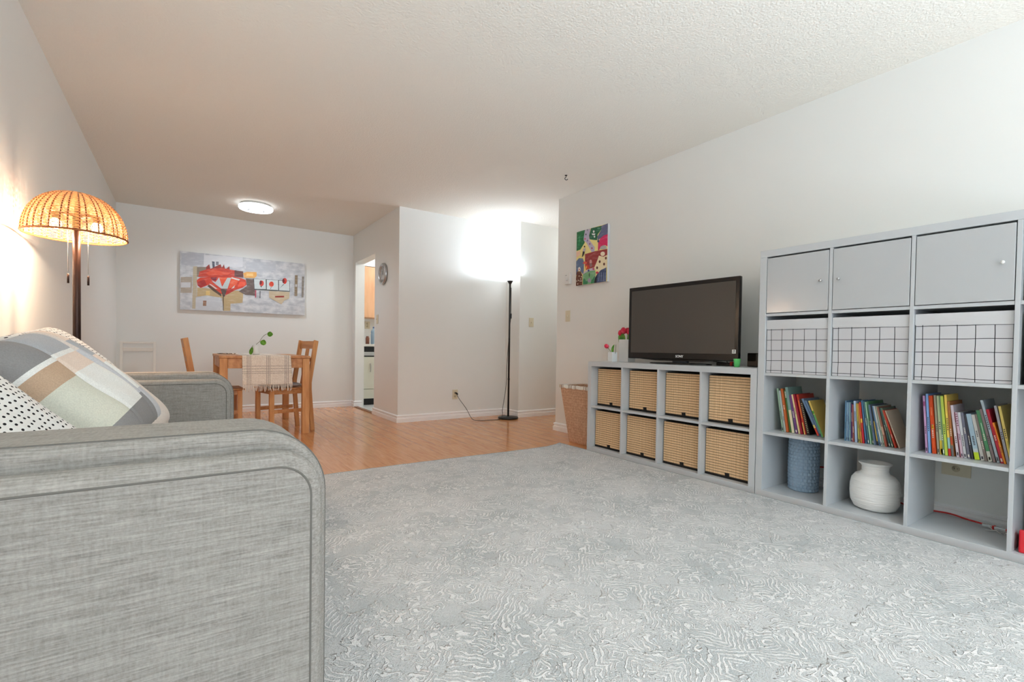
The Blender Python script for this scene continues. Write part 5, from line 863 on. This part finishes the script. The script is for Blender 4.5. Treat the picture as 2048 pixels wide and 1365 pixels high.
# runner: drapes over the near end
RXa, RXb = .432, .842
_n = NT('woven_runner', .9, .1); _tc = _n.n('ShaderNodeTexCoord'); _sp = _n.n('ShaderNodeSeparateXYZ'); _n.l(_tc.outputs['Object'], _sp.inputs[0]); W_ = RXb-RXa; acc = None
for c in (.10,.135,.17,.495,.53,.56,.88,.915,.95):
    q = _n.math('LESS_THAN', _n.math('ABSOLUTE', _n.math('SUBTRACT', _sp.outputs[0], W_*c)), .0026); acc = q if acc is None else _n.math('MAXIMUM', acc, q)
acc = _n.math('MULTIPLY', acc, .6); hz = None
for z in (.668,.643,.618,.601):
    q = _n.math('LESS_THAN', _n.math('ABSOLUTE', _n.math('SUBTRACT', _sp.outputs[2], z)), .0030); hz = q if hz is None else _n.math('MAXIMUM', hz, q)
hz = _n.math('MULTIPLY', hz, _n.math('LESS_THAN', _n.math('FRACT', _n.math('MULTIPLY', _sp.outputs[0], 75)), .6)); acc = _n.math('MAXIMUM', acc, _n.math('MULTIPLY', hz, .75))
_no = _n.n('ShaderNodeTexNoise'); _no.inputs['Scale'].default_value = 120; _n.l(_tc.outputs['Object'], _no.inputs[0])
_n.l(_n.mix(acc, _n.ramp(_no.outputs[0], [(.3, (214,203,190)), (.7, (236,228,218))]), (92,88,88)), _n.b.inputs['Base Color']); _n.bump(_no.outputs[0], .4, .003); RUN = _n.m
def runf(u, v):
    L0 = .272; tot = L0 + 1.10; s = v*tot; x = u*W_
    if s < L0:
        z = TZ - L0 + s; k = (L0-s)/L0; return Vector((x + .014*k*(u-.4) + .01*k, -.0035 - .006*k*(1+math.sin(u*11+1)), z))
    return Vector((x, (s-L0)-.0032, TZ+.0022))
rn = MB().grid(runf, 40, 90).build('table_runner', RUN, None); rn.location = (RXa,TY0,0)
md = rn.modifiers.new('thick', 'SOLIDIFY'); md.thickness = .0016; md.offset = 0
tag(rn, 'cream woven runner with grey stripes and a knotted fringe over the table end', 'table runner')
fb = MB(); random.seed(11)
for k in range(46):
    u = (k+.5)/46; p = runf(u, 0); dx = random.uniform(-.012,.014); L = random.uniform(.050,.068)
    fb.tube(spline([p+Vector((0,0,.004)), p+Vector((dx*.3,-.003,-L*.45)), p+Vector((dx,-.001,-L))], 4), .0026, n=5, rs=None)
fr = fb.build('fringe', mat('cotton_cord', (226,216,204), .9), rn)
vs_ = MB(); vs_.lathe([(0,0),(.030,0),(.033,.01),(.033,.085),(.027,.100),(.024,.100),(.029,.082),(.028,.01),(0,.008)], n=32)
o = vs_.build('vase', CER); tag(o, 'small white vase on the dining table holding a trailing green sprig', 'vase', loc=(.588,5.42,TZ+.0035))
t = thing('plant_sprig', 'thin green sprig with three round leaves in the small white vase', 'plant', (.588,5.42,TZ+.03))
MB().tube(spline([(0,0,0),(.0,0,.07),(.03,-.005,.105),(.055,-.01,.150),(.085,-.01,.178),(.105,-.01,.184)]), .0022, n=6).build('stem', mat('sprig_stem', (104,104,70), .6), t)
MB().tube(spline([(0,0,.06),(-.02,-.004,.072),(-.038,-.008,.050),(-.052,-.01,.005)]), .0016, n=6).build('stem', STEM, t)
def rleaf(c, w, h, rot, parent):
    b = MB()
    def lf(u, v):
        a = (u-.5)*2; y = v*h; x = a*w/2*math.sin(PI*min(1,.1+v*.9))**.7; p = Vector((x, -.012*a*a + .006*math.sin(v*3), y)); return Matrix.Rotation(rot,4,'Y') @ p + Vector(c)
    b.grid(lf, 6, 10); return b.build('leaf', mat('leaf_green', (82,142,30), .45, col2=(120,172,52), nscale=40), parent)
rleaf((.10,-.01,.184), .052, .050, R(95), t); rleaf((.052,-.02,.072), .056, .055, R(20), t); rleaf((-.052,-.012,-.025), .034, .075, R(12), t)
nk = MB()
def nkf(u, v):
    return Vector((u*.13 - .03*v, v*.11 + .01*math.sin(u*9), .004 + .009*abs(math.sin(u*8+v*5))*(1-v*.4)))
nk.grid(nkf, 26, 12, mfn=lambda u, v: 1 if int(u*9) % 3 == 0 else 0); o = nk.build('napkin', [mat('napkin_linen', (222,212,198), .9), mat('napkin_stripe', (110,100,94), .9)]); md = o.modifiers.new('thick', 'SOLIDIFY'); md.thickness = .002
tag(o, 'crumpled striped napkin on the left side of the dining table', 'napkin', loc=(.292,5.50,TZ+.0012))

def dining_chair(label, loc_, rz, cushion=False):
    """local x points forward from the back, seat 0.45 high"""
    t = thing('dining_chair', label, 'chair', loc_, rz, None)
    for s in (-1, 1):
        y = s*.185
        b = MB(); w, d = .026, .042
        pts = [(-.045,0),(-.003,0),(.030,.42),(.030,.50),(-.038,.925),(-.080,.915),(-.012,.49),(-.012,.42)]
        b.prism([(x+.0,z) for x, z in pts], y-w/2, y+w/2, 'y'); b.build('leg', WOOD, t, bevel=.003)
        MB().box((.355,y-.020,0), (.395,y+.020,.428)).build('leg', WOOD, t, bevel=.003)
        MB().box((.028,y-.011,.20), (.356,y+.011,.235)).build('stretcher', WOODX, t, bevel=.002)
        MB().box((.029,y-.010,.385), (.356,y+.010,.428)).build('side_rail', WOODX, t, bevel=.002)
    MB().box((.358,-.166,.385), (.378,.166,.428)).build('front_rail', WOODX, t, bevel=.002)
    MB().box((.05,-.20,.429), (.415,.20,.446)).build('seat', WOODX, t, bevel=.004)
    MB().box((.022,-.171,.429), (.050,.171,.446)).build('seat_back_edge', WOODX, t, bevel=.003)
    def xb(z): return .003 - (z-.50)*.16
    for za, zb in ((.835,.915),(.70,.745)):
        b = MB(); b.prism([(xb(za)-.013,za),(xb(za)+.010,za),(xb(zb)+.010,zb),(xb(zb)-.013,zb)], -.171, .171, 'y'); b.build('back_rail', WOODX, t, bevel=.003)
    b = MB(); b.prism([(xb(.446)-.008,.447),(xb(.446)+.008,.447),(xb(.835)+.007,.834),(xb(.835)-.009,.834)], -.030, .030, 'y'); b.build('back_slat', WOOD, t, bevel=.002)
    if cushion:
        c = MB()
        def cf(sg): return lambda u, v: Vector((.07+.33*u, -.185+.37*v, .470 + sg*.022*(max(0,(1-(2*u-1)**6))*max(0,(1-(2*v-1)**6)))**.5))
        c.grid(cf(1), 20, 20); c.grid(cf(-1), 20, 20)
        o = c.build('seat_pad', mat('pad_grey', (186,184,182), .9, bump=.3, bscale=200), t, fix=False)
    return t
dining_chair('pine dining chair with a grey seat pad at the table\'s right side', (1.020,5.395,0), R(192), True)
dining_chair('pine dining chair at the table\'s left side, mostly hidden by the sofa', (.052,5.44,0), R(2.5))
# white folding chair against the far wall
t = thing('folding_chair', 'white folding chair standing against the far wall behind the sofa arm', 'chair', (-.44,6.80,0), 0)
WCH = mat('chair_white', (226,222,214), .5)
for s in (-1, 1):
    MB().bar((s*.150,-.02,0), (s*.150,.12,.885), .026, .018).build('leg', WCH, t, bevel=.002)
    MB().bar((s*.128,.14,0), (s*.128,-.06,.46), .018, .016).build('leg', WCH, t, bevel=.002)
MB().box((-.137,.108,.862), (.137,.124,.885)).build('top_rail', WCH, t, bevel=.003)
MB().box((-.1365,.098,.775), (.1365,.112,.815)).build('back_panel', WCH, t, bevel=.003)
MB().box((-.12,-.24,.445), (.12,.03,.462)).build('seat', WCH, t, bevel=.004)

# ------------------------------------------------------------------ kitchen seen through the doorway
KY = 7.02
CAB = mat('maple_veneer', (214,160,118), .45, col2=(226,176,134), nscale=3, stretch=(6,6,1))
CREAM = mat('cream_enamel', (214,212,196), .35)
t = thing('upper_cabinet', 'maple wall cabinet seen through the kitchen doorway', 'cabinet', (2.60,7.36,1.31))
MB().box((-.42,-.03,0), (.45,.255,.78)).build('body', CAB, t, bevel=.002)
MB().box((-.418,-.050,.004), (.0,-.031,.776)).build('door', CAB, t, bevel=.003); MB().box((.004,-.050,.004), (.448,-.031,.776)).build('door', CAB, t, bevel=.003)
struct(MB().box((2.141,7.30,2.092), (3.899,7.619,H)).build('wall_soffit', WALL))
o = MB().box((2.142,KY-.02,.87), (3.895,7.618,.905)).build('countertop', mat('pale_worktop', (222,220,212), .35), bevel=.004); tag(o, 'pale kitchen worktop beyond the doorway', 'countertop')
t = thing('dishwasher', 'cream dishwasher with a black control panel under the kitchen worktop', 'dishwasher', (2.45,KY,0))
MB().box((-.306,.022,.10), (.30,.58,.869)).build('body', CREAM, t)
MB().box((-.306,.002,.72), (.30,.021,.865)).box((-.30,-.002,.735), (.296,.003,.79), 1).build('control_panel', [BLACK, CHROME], t, bevel=.002)
MB().box((-.306,0,.245), (.30,.021,.716)).build('door', CREAM, t, bevel=.004)
MB().box((-.306,.004,.105), (.30,.021,.240)).build('lower_panel', CREAM, t, bevel=.003)
MB().box((-.306,.06,.005), (.30,.08,.104)).build('kick_plate', BLACK, t)
MB().tube(spline([(-.19,-.001,.62),(-.19,-.02,.60),(-.19,-.02,.52),(-.19,-.001,.50)]), .005).build('handle', CHROME, t)
c = MB(); c.lathe([(0,0),(.040,0),(.044,.01),(.044,.15),(.040,.165),(.044,.18),(.040,.20),(.020,.235),(.014,.245),(.014,.262),(0,.263)], n=28)
o = c.build('water_bottle', mat('blue_clear_plastic', (150,176,196), .12, alpha=.85)); tag(o, 'clear blue water bottle on the kitchen worktop', 'bottle', loc=(2.37,7.22,.9055))
c.__init__(); c.lathe([(.0155,.236),(.0165,.240),(.0165,.264),(0,.266)], n=20); c.build('cap', mat('cap_blue', (70,100,140), .4), o)
c = MB(); c.lathe([(0,0),(.028,0),(.028,.09),(.020,.105),(.020,.12),(0,.12)], n=20); o = c.build('spice_jar', mat('brown_glass', (120,70,50), .3)); tag(o, 'brown jar left of the water bottle on the kitchen worktop', 'jar', loc=(2.262,7.18,.9055))
plate('almond outlet above the kitchen worktop', .085, .118, 'outlet', MF(2.395,7.62,1.21))
t = thing('ceiling_light', 'added white ceiling light out of view in the kitchen', 'ceiling light', (2.95,6.5,H))  # fitting out of view, added to light the kitchen
MB().lathe([(0,0),(.15,0),(.16,-.03),(.13,-.06),(0,-.07)], n=40).build('diffuser', LAMPG, t)
point('kitchen_fill', (2.95,6.5,H-.16), 12, (.95,.98,1.0), .08)  # point light for the added kitchen fitting
point('hall_fill', (4.5,4.45,H-.25), 2.5, (.96,.98,1.0), .08)  # added fill in the hall, without any fitting
